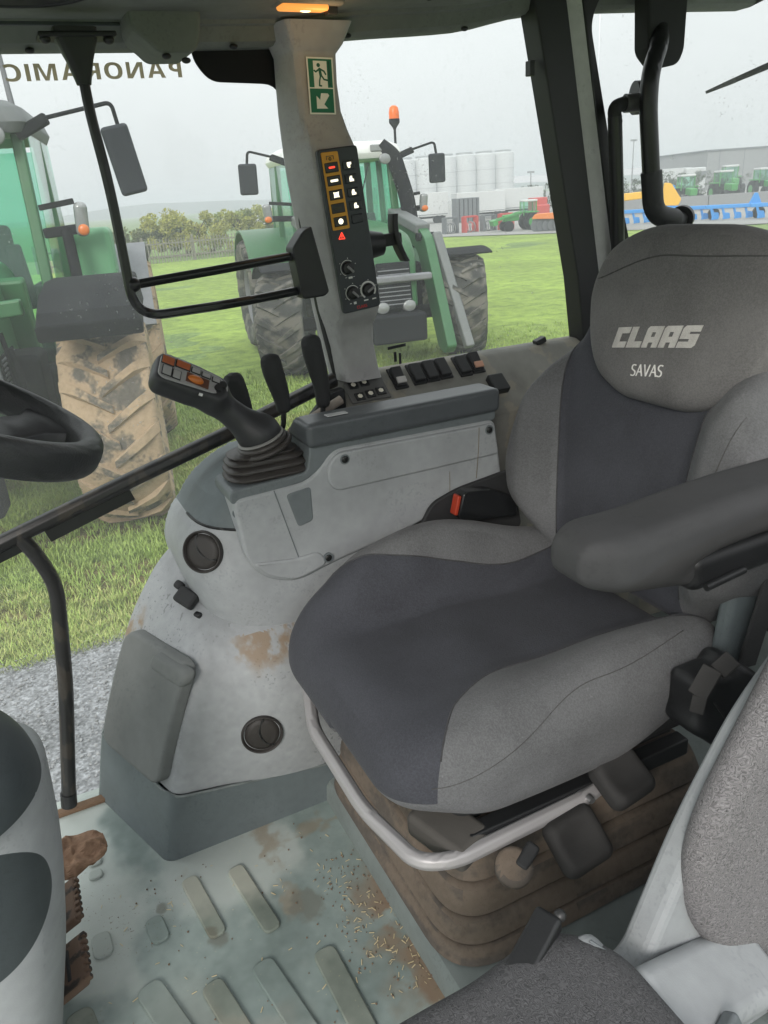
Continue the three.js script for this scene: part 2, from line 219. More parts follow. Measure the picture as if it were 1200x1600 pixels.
// ---------------------------------------------------------------- cab floor and seat platform
{
  const stain = (u, v) => { // u along x from -0.7 to 0.5 m, v along z from -1.62 to -0.2 m
    const x = -0.7 + u * 1.2, z = -1.62 + v * 1.42, n = fbm(x * 9, z * 9, 4, 5), f = fbm(x * 60, z * 60, 8, 3), s = vn(x * 320, z * 320, 3);
    let c = [0.50 + 0.20 * (n - 0.5) + 0.08 * (f - 0.5), 0.55 + 0.20 * (n - 0.5) + 0.08 * (f - 0.5), 0.535 + 0.20 * (n - 0.5) + 0.08 * (f - 0.5)];
    const lay = (k, q) => { c = c.map((a, i) => mix(a, q[i], clamp(k))); };
    lay(0.7 * ss(0.47, 0.60, fbm(x * 5 + 3, z * 4, 14, 6) + 0.12 * ss(0.12, -0.1, x) - 0.05 * ss(0.15, 0.35, x)), [0.71, 0.73, 0.71]);                                 // pale patches, denser to the left, painting in the brighter light there
    lay(0.5 * ss(0.50, 0.62, fbm(x * 7, z * 6 + 9, 24, 5)) * ss(-0.15, 0.1, x) * ss(-1.1, -0.95, z), [0.53, 0.54, 0.51]);   // duller grey patches over the right, near part
    const edge = ss(0.30, 0.41, x + 0.08 * (fbm(x * 25, z * 25, 2, 4) - 0.5) - 0.10 * ss(-1.0, -1.25, z) - 0.02);
    lay(edge * ss(-1.34, -1.05, z) * ss(0.30, 0.5, fbm(x * 30, z * 30, 41, 4)) * 1.3, [0.50, 0.43, 0.36]);             // brown soil along the platform
    lay(0.55 * ss(0.62, 0.72, fbm(x * 12, z * 12, 61, 5)) * ss(0.0, 0.15, x), [0.52, 0.46, 0.38]);
    lay(0.6 * ss(0.90, 0.95, s) * ss(0.5, 0.66, fbm(x * 6, z * 6, 71, 3)), [0.38, 0.33, 0.27]);                       // grit
    lay(0.8 * ss(0.965, 0.985, vn(x * 190, z * 260, 13)) * ss(0.42, 0.6, fbm(x * 5, z * 5, 81, 2)), [0.80, 0.76, 0.62]);  // chaff
    for (const [a, b, r] of [[0.27, -1.07, 0.035], [0.10, -1.08, 0.018], [0.02, -1.20, 0.012]]) { const d = Math.hypot(x - a, (z - b) * 0.9) / r + 0.9 * (fbm(x * 70, z * 70, 5, 3) - 0.5); lay(0.65 * (1 - ss(0.6, 1.15, d)), [0.40, 0.405, 0.37]); }
    return c;
  };
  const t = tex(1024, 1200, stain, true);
  const g = new THREE.PlaneGeometry(1.2, 1.42, 1, 1); g.rotateX(-Math.PI / 2); g.translate(-0.1, 0, -0.91);
  const uv = g.attributes.uv, p = g.attributes.position; for (let i = 0; i < p.count; i++) uv.setXY(i, (p.getX(i) + 0.7) / 1.2, (p.getZ(i) + 1.62) / 1.42); g.userData.ownUV = true;
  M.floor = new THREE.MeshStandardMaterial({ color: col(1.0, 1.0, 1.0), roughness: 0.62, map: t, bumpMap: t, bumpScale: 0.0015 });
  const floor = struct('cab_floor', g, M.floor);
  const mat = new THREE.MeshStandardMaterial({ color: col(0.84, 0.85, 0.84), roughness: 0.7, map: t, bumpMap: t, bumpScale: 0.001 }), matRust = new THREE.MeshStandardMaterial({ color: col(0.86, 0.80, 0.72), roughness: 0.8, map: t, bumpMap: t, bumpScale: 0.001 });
  const rib = (x0, z0, x1, z1, w, m) => { const dx = x1 - x0, dz = z1 - z0, L = Math.hypot(dx, dz), a = Math.atan2(dx, dz), pts = [[-w / 2, -L / 2], [w / 2, -L / 2], [w / 2, L / 2], [-w / 2, L / 2]];
    const s = slab(pts, 0.0075, { r: w * 0.42, bevel: 0.0028 }); s.rotateX(-Math.PI / 2); s.rotateY(a); s.translate((x0 + x1) / 2, -0.001, (z0 + z1) / 2); const fp = s.attributes.position, fu = new Float32Array(fp.count * 2); for (let i = 0; i < fp.count; i++) { fu[2 * i] = (fp.getX(i) + 0.7) / 1.2 + 0.013; fu[2 * i + 1] = (fp.getZ(i) + 1.62) / 1.42 + 0.011; } s.setAttribute('uv', new THREE.BufferAttribute(fu, 2)); s.userData.ownUV = true; part('floor_rib', s, m, floor); };
  for (const r of [[0.082, -1.245, 0.103, -1.085, 0.034], [0.172, -1.225, 0.197, -1.045, 0.034], [0.0, -1.185, 0.006, -1.125, 0.034], [-0.096, -1.20, -0.094, -1.145, 0.036], [-0.082, -1.40, -0.082, -1.375, 0.028], [-0.085, -1.362, -0.085, -1.338, 0.028], [-0.08, -1.435, -0.08, -1.41, 0.028],
    [0.262, -0.965, 0.268, -0.78, 0.042], [0.155, -0.995, 0.19, -0.80, 0.042], [-0.035, -1.05, 0.02, -0.86, 0.046], [-0.15, -1.06, -0.12, -0.88, 0.046], [0.065, -1.0, 0.10, -0.83, 0.04]]) rib(...r, rnd() < 0.4 ? matRust : mat);
  // raised seat platform with a sloped kerb; a floor pan under it all
  const prof = [[0.408, -0.02], [0.414, 0.040], [0.422, 0.052], [0.44, 0.058], [1.75, 0.058], [1.75, -0.08], [0.408, -0.08]];
  const pl = loft([-1.62, -0.16].map((z) => prof.map(([x, y]) => [x, y, z])), { crease: 0.5 });
  struct('seat_platform', pl, plastic([0.19, 0.22, 0.21], 0.6));
  { const rw = thing('rear_wall', 'dark lower rear wall of the cab behind the driver seat', 'wall', [1.72, 0, -0.9]); part('panel', box(0.05, 0.98, 1.5, [1.74, 0.49, -0.91], [0, 0, 0], 0.02), M.blackMatt, rw); part('sill', box(0.09, 0.05, 1.5, [1.735, 0.985, -0.91], [0, 0, 0], 0.02), M.black, rw); }
  struct('floor_pan', box(1.15, 0.1, 1.42, [-0.13, -0.056, -0.91], [0, 0, 0], 0.004), M.blackMatt);
  const sill = thing('door_sill', 'thin rusty strip along the floor edge below the side window', 'sill', [-0.35, 0, -1.575]);
  part('strip', box(0.68, 0.012, 0.022, [-0.37, 0.005, -1.572], [0, 0, 0], 0.004), plastic([0.16, 0.10, 0.06], 0.9), sill);
}
// crumbs and straw lying about
{
  const straw = new THREE.MeshStandardMaterial({ color: col(0.55, 0.46, 0.28), roughness: 0.9 }), soil = new THREE.MeshStandardMaterial({ color: col(0.16, 0.115, 0.08), roughness: 1 });
  const sg = new THREE.BoxGeometry(0.0012, 0.0008, 0.009), cg = new THREE.IcosahedronGeometry(0.0019, 0);
  const place = (g, m, n, name, label) => { const o = new THREE.InstancedMesh(g, m, n), d = new THREE.Object3D(); let k = 0; while (k < n) { const near = rnd() < 0.6, x = near ? rr(0.30, 0.41) : rr(-0.1, 0.40), z = near ? rr(-1.15, -0.82) : rr(-1.28, -0.8); d.position.set(x, 0.0015, z); d.rotation.set(0, rr(0, 6.3), rr(-0.2, 0.2)); d.scale.setScalar(rr(0.5, 1.2)); d.updateMatrix(); o.setMatrixAt(k++, d.matrix); } o.name = name; o.userData = { kind: 'stuff', label, category: 'debris' }; o.castShadow = o.receiveShadow = true; scene.add(o); };
  place(sg, straw, 170, 'straw_chaff', 'pale straw chaff scattered on the grey floor mat'); place(cg, soil, 170, 'soil_crumbs', 'brown soil crumbs scattered along the seat platform');
}
// ---------------------------------------------------------------- roof lining
{
  const e = curve([[-0.8, 1.505], [0.1, 1.519], [0.6, 1.53], [0.75, 1.547], [1.0, 1.565], [1.2, 1.60], [1.9, 1.63]]);
  const prof = (h) => [[-1.69, h + 0.012], [-1.66, h], [-1.615, h], [-1.60, h + 0.006], [-1.585, h + 0.028], [-1.575, h + 0.030], [-1.57, h + 0.036], [-1.50, h + 0.034], [-1.40, h + 0.036], [-1.25, h + 0.05], [-0.9, h + 0.08], [-0.35, h + 0.07], [-0.20, h + 0.02], [-0.18, h + 0.05], [-0.3, h + 0.22], [-1.0, h + 0.28], [-1.55, h + 0.22], [-1.69, h + 0.10]];
  const xs = []; for (let x = -0.75; x <= 1.851; x += 0.05) xs.push(x);
  const roof = thing('cab_roof_lining', 'dark grey roof lining across the top of the cab', 'roof lining', [0.55, 1.5, -0.95]);
  part('lining', loft(xs.map((x) => prof(e(x)).map(([z, y]) => [x, y, z])), { crease: 0.5 }), M.lining, roof);
  const hb = slab([[0.293, 1.60], [0.293, 1.531], [0.318, 1.512], [0.333, 1.497], [0.397, 1.499], [0.408, 1.52], [0.42, 1.60]], 0.12, { r: 0.012, bevel: 0.006, p: [0, 0, -1.62] }); part('housing', hb, M.lining, roof);
  part('seam_strip', beam([-0.7, 1.5405, -1.574], [0.29, 1.5515, -1.574], 0.004, 0.006, 0.0015), M.dark, roof);
  for (const [x, z, y] of [[0.14, -1.612, 1.517], [0.495, -1.60, 1.525], [0.345, -1.5, 1.492], [0.375, -1.49, 1.4845], [0.73, -1.602, 1.546], [1.0, -1.60, 1.563], [0.86, -1.5, 1.592]]) part('screw_cap', xf(new THREE.SphereGeometry(0.008, 12, 8), { p: [x, y, z], s: [1, 0.6, 1] }), M.black, roof);
  const sp = thing('loudspeaker', 'round black loudspeaker grille set in the roof lining', 'loudspeaker', [0.12, 1.545, -1.38]);
  part('grille', lathe([[0, 0], [0.10, 0.002], [0.112, 0.006], [0.118, 0.016], [0.118, 0.05]], 40, { p: [0.11, 1.549, -1.36] }), M.blackMatt, sp);
  part('rim', xf(new THREE.TorusGeometry(0.116, 0.005, 8, 40), { r: [Math.PI / 2, 0, 0], p: [0.11, 1.555, -1.36] }), M.black, sp);
  const lamp = thing('cab_lamp', 'small lit amber lamp in the roof lining above the pillar', 'lamp', [0.585, 1.548, -1.45]);
  part('housing', box(0.125, 0.02, 0.05, [0.590, 1.571, -1.452], [0, 0, 0], 0.006), M.lining, lamp);
  part('lens', box(0.086, 0.011, 0.036, [0.580, 1.559, -1.45], [0.1, 0, 0], 0.005), new THREE.MeshStandardMaterial({ color: col(0.5, 0.2, 0.05), emissive: col(1.0, 0.36, 0.07), emissiveIntensity: 0.42, roughness: 0.35 }), lamp);
  part('bulb_light', xf(new THREE.SphereGeometry(0.007, 12, 8), { p: [0.583, 1.554, -1.446], s: [1.5, 0.4, 0.9] }), new THREE.MeshStandardMaterial({ color: col(1, 0.8, 0.5), emissive: col(1, 0.75, 0.35), emissiveIntensity: 2 }), lamp);
  part('switch', box(0.02, 0.012, 0.02, [0.633, 1.555, -1.452]), M.black, lamp);
  const pl = new THREE.PointLight(0xffc890, 0.005, 0, 2); pl.position.set(0.03, -0.03, 0.03); pl.castShadow = true; lamp.add(pl);
}
// ---------------------------------------------------------------- glass
{
  const dust = tex(1024, 1024, (u, v) => { const n = fbm(u * 4, v * 4, 2, 5, 4), f = fbm(u * 48, v * 48, 7, 3, 48), sp = ss(0.80, 0.9, vn(u * 170, v * 170, 11, 170)) * ss(0.42, 0.62, fbm(u * 6, v * 6, 19, 4, 6)), st = ss(0.55, 0.75, fbm(u * 22, v * 3, 33, 3, 1)) ; const d = 0.76 + 0.22 * (n - 0.5) * 2 + 0.12 * (f - 0.5) + 0.4 * sp; return [0, clamp(d, 0.1, 1), 0]; });
  const clear = tex(1024, 1024, (u, v) => { const n = fbm(u * 5, v * 5, 3, 5, 5), sp = ss(0.86, 0.93, vn(u * 210, v * 210, 15, 210)) * ss(0.5, 0.66, fbm(u * 5, v * 5, 29, 4, 5)), sm = ss(0.6, 0.75, n); return 1 - 0.03 * sm - 0.22 * sp; });
  M.glass = new THREE.MeshPhysicalMaterial({ color: col(0.93, 0.96, 0.94), roughness: 0.295, roughnessMap: rep(dust, 0.9), transmission: 0.97, transmissionMap: rep(clear, 1.1), thickness: 0, ior: 1.45, side: THREE.DoubleSide, specularIntensity: 0.15 });
  const pane = (a, b, c, d) => { const g = new THREE.BufferGeometry(); g.setAttribute('position', new THREE.Float32BufferAttribute([...a, ...b, ...c, ...a, ...c, ...d], 3)); g.computeVertexNormals(); return g; };
  const zf = (y) => -1.582 - 0.05 * y;
  const w1 = thing('side_window', 'large dusty side window left of the light grey pillar', 'window', [-0.3, -0.03, -1.6]);
  part('pane', pane([-1.6, -0.03, zf(-0.03)], [0.66, -0.03, zf(-0.03)], [0.66, 1.56, zf(1.56)], [-1.6, 1.56, zf(1.56)]), M.glass, w1);
  // printed black corner on the glass
  const fr = slab([[0.427, 1.545], [0.428, 1.51, 0.03], [0.455, 1.474, 0.03], [0.592, 1.469, 0.03], [0.612, 1.36, 0.0], [0.66, 0.90, 0], [0.66, 1.545]], 0.003, { r: 0.002, bevel: 0 }); fr.translate(0, 0, -1.6530); part('black_border', fr, new THREE.MeshStandardMaterial({ color: col(0.008, 0.009, 0.011), roughness: 0.95 }), w1);
  part('pillar_seal', sweep([[0.598, 1.47, -1.628], [0.596, 1.34, -1.622], [0.605, 1.2, -1.62], [0.622, 1.04, -1.617], [0.65, 0.86, -1.612]], 0.008), M.trim, w1);
  const letters = thing('window_lettering', 'taupe capital lettering printed along the top of the side window', 'lettering', [0.2, 1.478, -1.645]);
  const ink = new THREE.MeshPhysicalMaterial({ color: col(0.62, 0.57, 0.47), roughness: 1, transmission: 0.85, thickness: 0, side: THREE.DoubleSide });
  let x = 0.404; for (const ch of 'PANORAMIC') { const g = ch === 'I' ? new THREE.BoxGeometry(0.0052, 0.0255, 0.0006).translate(0.0026, 0.01275, 0.0003) : new TextGeometry(ch, { font, size: 0.0255, depth: 0.0006, curveSegments: 6 }); g.computeBoundingBox(); const w = g.boundingBox.max.x - g.boundingBox.min.x; const k = 1.42; g.translate(-g.boundingBox.min.x, 0, 0); g.scale(-k, 1.04, 1); const ix = g.index; const q = g.toNonIndexed ? (g.index ? g.toNonIndexed() : g) : g; const sh = new THREE.Matrix4().makeShear(0, 0, -0.0, 0, 0, 0); q.applyMatrix4(sh); q.computeVertexNormals();
    q.translate(x, 1.482 - 0.02 * (0.404 - x), zf(1.49) + 0.004); part('letter', q, ink, letters); x -= w * k + 0.0075; }
  const w2 = thing('rear_side_window', 'dusty side window between the light pillar and the black pillar', 'window', [1.0, 0.85, -1.645]);
  part('pane', pane([0.70, 0.84, -1.635], [1.40, 0.84, -1.635], [1.40, 1.64, -1.65], [0.70, 1.64, -1.65]), M.glass, w2);
  part('maker_mark', [slab([[0.79, 0.915], [0.838, 0.918], [0.838, 0.925], [0.79, 0.922]], 0.0008, { bevel: 0, p: [0, 0, -1.632] }), slab([[0.805, 0.885], [0.812, 0.885], [0.812, 0.908], [0.805, 0.908]], 0.0008, { bevel: 0, p: [0, 0, -1.632] }), slab([[0.818, 0.878], [0.824, 0.878], [0.824, 0.904], [0.818, 0.904]], 0.0008, { bevel: 0, p: [0, 0, -1.632] })], M.black, w2);
  const w3 = thing('rear_window', 'rear window behind the driver seat with grab tube and wiper', 'window', [1.7, 0.95, -1.4]);
  part('pane', pane([1.40, 0.92, -1.645], [2.15, 0.92, -1.13], [2.15, 1.72, -1.13], [1.40, 1.72, -1.645]), M.glass, w3);
}
// ---------------------------------------------------------------- light grey pillar with key panel
{
  const P = thing('pillar', 'light grey moulded pillar carrying the key panel and exit sign', 'pillar', [0.68, 0.87, -1.58]);
  const rows = [ // y, far-left x, near-left x, near-right x, far-right x, near z
    [0.872, 0.637, 0.655, 0.735, 0.75, -1.555], [0.90, 0.632, 0.652, 0.732, 0.75, -1.565], [0.95, 0.624, 0.648, 0.728, 0.748, -1.574], [0.99, 0.617, 0.643, 0.727, 0.747, -1.566], [1.015, 0.613, 0.640, 0.731, 0.745, -1.545], [1.03, 0.611, 0.637, 0.733, 0.744, -1.5365], [1.10, 0.603, 0.630, 0.726, 0.742, -1.5365], [1.20, 0.592, 0.620, 0.716, 0.738, -1.5365], [1.30, 0.582, 0.613, 0.706, 0.734, -1.5365], [1.345, 0.580, 0.609, 0.702, 0.730, -1.539], [1.375, 0.579, 0.606, 0.695, 0.718, -1.552], [1.41, 0.578, 0.602, 0.688, 0.705, -1.562], [1.46, 0.579, 0.600, 0.686, 0.702, -1.566], [1.51, 0.581, 0.599, 0.688, 0.704, -1.566], [1.525, 0.575, 0.593, 0.70, 0.716, -1.556], [1.56, 0.56, 0.58, 0.715, 0.735, -1.54]];
  const secs = rows.map(([y, a, b, c, d, z]) => roundPoly([[a, -1.64], [b, z], [c, z], [d, -1.64]], 0.012, 6).map(([x, zz]) => [x, y, zz]));
  // refine between rows
  const fine = []; for (let i = 0; i < secs.length - 1; i++) for (let k = 0; k < 3; k++) fine.push(secs[i].map((p, j) => p.map((v, q) => mix(v, secs[i + 1][j][q], k / 3)))); fine.push(secs[secs.length - 1]);
  part('cover', loft(fine, { crease: 0.9 }), M.taupe, P);
  const panel = thing('key_panel', 'dark key panel with orange strip, knobs and lit keys on the pillar', 'control panel', [0.67, 1.02, -1.53]);
  part('plate', slab([[0.613, 1.340], [0.700, 1.347], [0.730, 1.033], [0.642, 1.025]], 0.011, { r: 0.008, bevel: 0.0025, p: [0, 0, -1.5385] }), plastic([0.035, 0.042, 0.048], 0.45), panel);
  const orange = plastic([0.80, 0.38, 0.03], 0.5), key = plastic([0.012, 0.010, 0.006], 0.35), keyB = plastic([0.018, 0.022, 0.028], 0.4);
  part('orange_strip', slab([[0.621, 1.335], [0.657, 1.337], [0.671, 1.194], [0.633, 1.191]], 0.003, { r: 0.003, bevel: 0.001, p: [0, 0, -1.5285] }), orange, panel);
  const glowW = new THREE.MeshStandardMaterial({ color: col(0.9, 0.85, 0.65), emissive: col(1, 0.93, 0.72), emissiveIntensity: 0.62 }), glowR = new THREE.MeshStandardMaterial({ color: col(0.8, 0.05, 0.03), emissive: col(1, 0.07, 0.04), emissiveIntensity: 0.6 }), dimG = plastic([0.06, 0.05, 0.02], 0.6);
  const zf = -1.5245, rot = -0.09;
  const icon = (pts, x, y, s = 1, z = zf) => slab(pts.map(([a, b]) => [a * s, b * s]), 0.0010, { bevel: 0, p: [x, y, z], rot: [0, 0, 0.1] });
  const bar = [[-0.0075, -0.0022], [0.0075, -0.0022], [0.0085, 0], [0.0075, 0.0022], [-0.0075, 0.0022], [-0.0085, 0]], sq = [[-0.006, -0.0055], [-0.004, -0.0048], [0.004, -0.0048], [0.006, -0.0055], [0.005, 0], [0.006, 0.0055], [0.003, 0.0045], [-0.003, 0.0045], [-0.006, 0.0055], [-0.005, 0]], blob = [[-0.004, -0.005], [0.005, -0.005], [0.005, -0.001], [0.002, 0], [0.002, 0.005], [-0.002, 0.005], [-0.004, 0.001]], disc = Array.from({ length: 12 }, (_, k) => [0.0055 * Math.cos(k * 0.5236), 0.0055 * Math.sin(k * 0.5236)]);
  const L = [[0.641, 1.308], [0.644, 1.284], [0.646, 1.258], [0.648, 1.233], [0.651, 1.208]], icons = [bar, bar, sq, bar, disc];
  L.forEach(([x, y], i) => { const k = part('key', box(0.029, 0.0185, 0.004, [x, y, -1.526], [0, 0, 0.09], 0.0016), key, panel); part('symbol', icon(icons[i], x, y, i === 0 ? 0.8 : 1), i === 0 ? glowR : i === 3 ? dimG : glowW, k); });
  [[0.678, 1.311], [0.681, 1.286], [0.684, 1.261], [0.687, 1.236], [0.689, 1.211]].forEach(([x, y], i) => { const k = part('key', box(0.025, 0.017, 0.004, [x, y, -1.5265], [0, 0, 0.09], 0.0016), keyB, panel); if (i < 4) part('symbol', icon(i === 0 ? blob.map(([a, b]) => [a, -b]) : blob, x, y, 1), glowW, k); });
  const fine2 = (g, m, n) => part(n, g, m, panel);
  fine2(merge([slab([[-0.008, 0], [-0.008, 0.007], [0.008, 0.007], [0.008, 0], [0.0068, 0], [0.0068, 0.0058], [-0.0068, 0.0058], [-0.0068, 0]], 0.0006, { bevel: 0, p: [0.639, 1.322, -1.5252], rot: [0, 0, 0.06] }), xf(new THREE.TorusGeometry(0.0024, 0.0008, 6, 16), { p: [0.639, 1.3235, -1.525] })]), key, 'shaft_symbol');
  fine2(merge([beam([0.645, 1.1745, -1.5268], [0.658, 1.1745, -1.5268], 0.0016, 0.0016, 0.0003), beam([0.645, 1.1745, -1.5268], [0.652, 1.187, -1.5268], 0.0016, 0.0016, 0.0003), beam([0.658, 1.1745, -1.5268], [0.652, 1.187, -1.5268], 0.0016, 0.0016, 0.0003), beam([0.6517, 1.1765, -1.5268], [0.652, 1.182, -1.5268], 0.0016, 0.0016, 0.0003)]), glowR, 'warning_triangle');
  const ink = plastic([0.75, 0.75, 0.72], 0.6);
  for (const [x, y, a0, a1, w, r, tilt] of [[0.659, 1.117, 0.9, 4.4, 0.0012, 0.0155, -0.75], [0.666, 1.066, 0.6, 4.2, 0.0014, 0.0155, -0.75], [0.702, 1.069, -0.6, 4.2, 0.0036, 0.0165, 0.55]]) {
    const k = part('knob', lathe([[0, 0], [0.0125, 0], [0.0125, 0.004], [0.011, 0.009], [0, 0.0095]], 28, { r: [Math.PI / 2, 0, 0], p: [x, y, -1.5275] }), M.black, panel);
    part('pointer', box(0.019, 0.0055, 0.004, [x + 0.003 * Math.cos(tilt), y + 0.003 * Math.sin(tilt), -1.5165], [0, 0, tilt], 0.002), plastic([0.25, 0.25, 0.25], 0.5), k);
    const n = 28, ring = []; for (let q = 0; q <= n; q++) { const a = a0 + (a1 - a0) * q / n; ring.push([Math.cos(a) * (r + w / 2), Math.sin(a) * (r + w / 2)]); } for (let q = n; q >= 0; q--) { const a = a0 + (a1 - a0) * q / n; ring.push([Math.cos(a) * (r - w / 2), Math.sin(a) * (r - w / 2)]); }
    part('scale_ring', slab(ring, 0.0006, { bevel: 0, p: [x, y, -1.5272] }), ink, panel);
    part('scale_dots', merge([0, 1, 2, 3].map((q) => box(0.0016, 0.0016, 0.0006, [x + Math.cos(0.4 + q * 1.1) * (r + 0.004), y + Math.sin(0.4 + q * 1.1) * (r + 0.004), -1.5269], [0, 0, 0], 0))), ink, panel);
  }
  part('symbol_print', merge([box(0.009, 0.004, 0.0006, [0.664, 1.0975, -1.5269], [0, 0, 0.1], 0), box(0.004, 0.001, 0.0006, [0.654, 1.098, -1.5269], [0, 0, 0.1], 0), box(0.003, 0.001, 0.0006, [0.672, 1.099, -1.5269], [0, 0, 0.1], 0), box(0.006, 0.005, 0.0006, [0.670, 1.0455, -1.5269], [0, 0, 0.1], 0), box(0.004, 0.0015, 0.0006, [0.660, 1.045, -1.5269], [0, 0, 0.1], 0), box(0.010, 0.0025, 0.0006, [0.696, 1.0485, -1.5269], [0, 0, 0.1], 0), box(0.009, 0.0025, 0.0006, [0.715, 1.050, -1.5269], [0, 0, 0.1], 0)]), ink, panel).userData.kind = 'stuff';
  const tg = new TextGeometry('CLAAS', { font, size: 0.0062, depth: 0.0005, curveSegments: 3 }); xf(tg, { p: [0.6735, 1.0325, -1.5272], r: [0, 0, 0.09], s: [0.95, 1, 1] }); part('brand_mark', tg, plastic([0.55, 0.03, 0.03], 0.6), panel);
  // exit sign sticker
  const st = thing('exit_sign', 'green emergency exit sticker with running figure and arrow on the pillar', 'sign', [0.648, 1.404, -1.56]);
  const ct = canvasTex(256, 480, (c, w, h) => {
    c.fillStyle = '#e4e6dc'; c.fillRect(0, 0, w, h); c.fillStyle = '#0f6a4c'; c.fillRect(14, 14, w - 28, 238); c.fillRect(14, 262, w - 28, h - 276);
    c.fillStyle = '#e4e6dc'; c.fillRect(62, 30, 132, 222); c.fillStyle = '#0f4a38'; c.fillRect(206, 30, 16, 206);
    c.fillStyle = '#0d5a42'; c.beginPath(); c.arc(112, 66, 17, 0, 7); c.fill(); c.strokeStyle = '#0d5a42'; c.lineCap = 'round'; c.lineJoin = 'round';
    c.lineWidth = 26; c.beginPath(); c.moveTo(122, 100); c.lineTo(130, 150); c.stroke(); c.lineWidth = 14;
    for (const l of [[[116, 100], [84, 122], [70, 112]], [[132, 100], [164, 116], [178, 140]], [[128, 152], [116, 196], [112, 236], [130, 238]], [[136, 152], [160, 184], [206, 192], [210, 214]]]) { c.beginPath(); l.forEach(([x, y], i) => (i ? c.lineTo(x, y) : c.moveTo(x, y))); c.stroke(); }
    c.fillStyle = '#e4e6dc'; c.beginPath();[[72, 432], [74, 322], [108, 356], [120, 300], [186, 300], [200, 318], [146, 394], [182, 430]].forEach(([x, y], i) => (i ? c.lineTo(x, y) : c.moveTo(x, y))); c.closePath(); c.fill();
  });
  const g = new THREE.PlaneGeometry(0.0545, 0.098); g.userData.ownUV = true; xf(g, { p: [0.648, 1.4535, -1.5597], r: [-0.03, 0, -0.03] }); part('sticker', g, new THREE.MeshStandardMaterial({ map: ct, roughness: 0.45, bumpMap: rep(grainT, 3), bumpScale: 0.0001 }), st);
  // black clamp knob on the far side of the pillar
  const kn = thing('clamp_knob', 'black T handled clamp knob beside the key panel', 'knob', [0.78, 1.08, -1.6]);
  part('socket', cyl([0.735, 1.1535, -1.60], [0.775, 1.1535, -1.60], 0.032, 0.024, 24), M.black, kn);
  part('shaft', box(0.075, 0.026, 0.022, [0.785, 1.160, -1.60], [0, 0, 0.05], 0.005), M.blackMatt, kn);
  part('grip', loft(Array.from({ length: 9 }, (_, k) => { const t = k / 4 - 1, y = 1.163 + t * 0.050, x = 0.808 + 0.010 * t * t - 0.012 * t; return roundPoly([[x - 0.006, -1.614], [x + 0.006, -1.614], [x + 0.007, -1.582], [x - 0.007, -1.582]], 0.005).map(([a, z]) => [a, y, z]); })), M.black, kn);
}
// ---------------------------------------------------------------- black rear pillar
{
  const P = thing('black_pillar', 'tall black rear pillar with a grey inlay strip beside the seat', 'pillar', [1.35, 0.85, -1.6]);
  const Z = -1.585, prism = (q, z0, z1) => slab(q, z1 - z0, { r: 0.004, bevel: 0.004, p: [0, 0, z0] });
  part('post', prism([[1.150, 1.66], [1.238, 1.66], [1.375, 1.0], [1.392, 0.8], [1.335, 0.8], [1.300, 1.03]], -1.635, -1.575), M.black, P);
  part('inlay_strip', prism([[1.240, 1.66], [1.288, 1.66], [1.432, 1.0], [1.445, 0.8], [1.394, 0.8], [1.377, 1.0]], -1.64, -1.585), plastic([0.58, 0.575, 0.565], 0.5), P);
  part('outer_trim', prism([[1.290, 1.66], [1.37, 1.66], [1.325, 1.58, 0.03], [1.388, 1.36], [1.475, 1.10], [1.50, 0.8], [1.447, 0.8], [1.434, 1.0]], -1.645, -1.588), M.trim, P);
  part('clip', box(0.012, 0.03, 0.02, [1.168, 1.49, -1.60]), M.black, P);
}
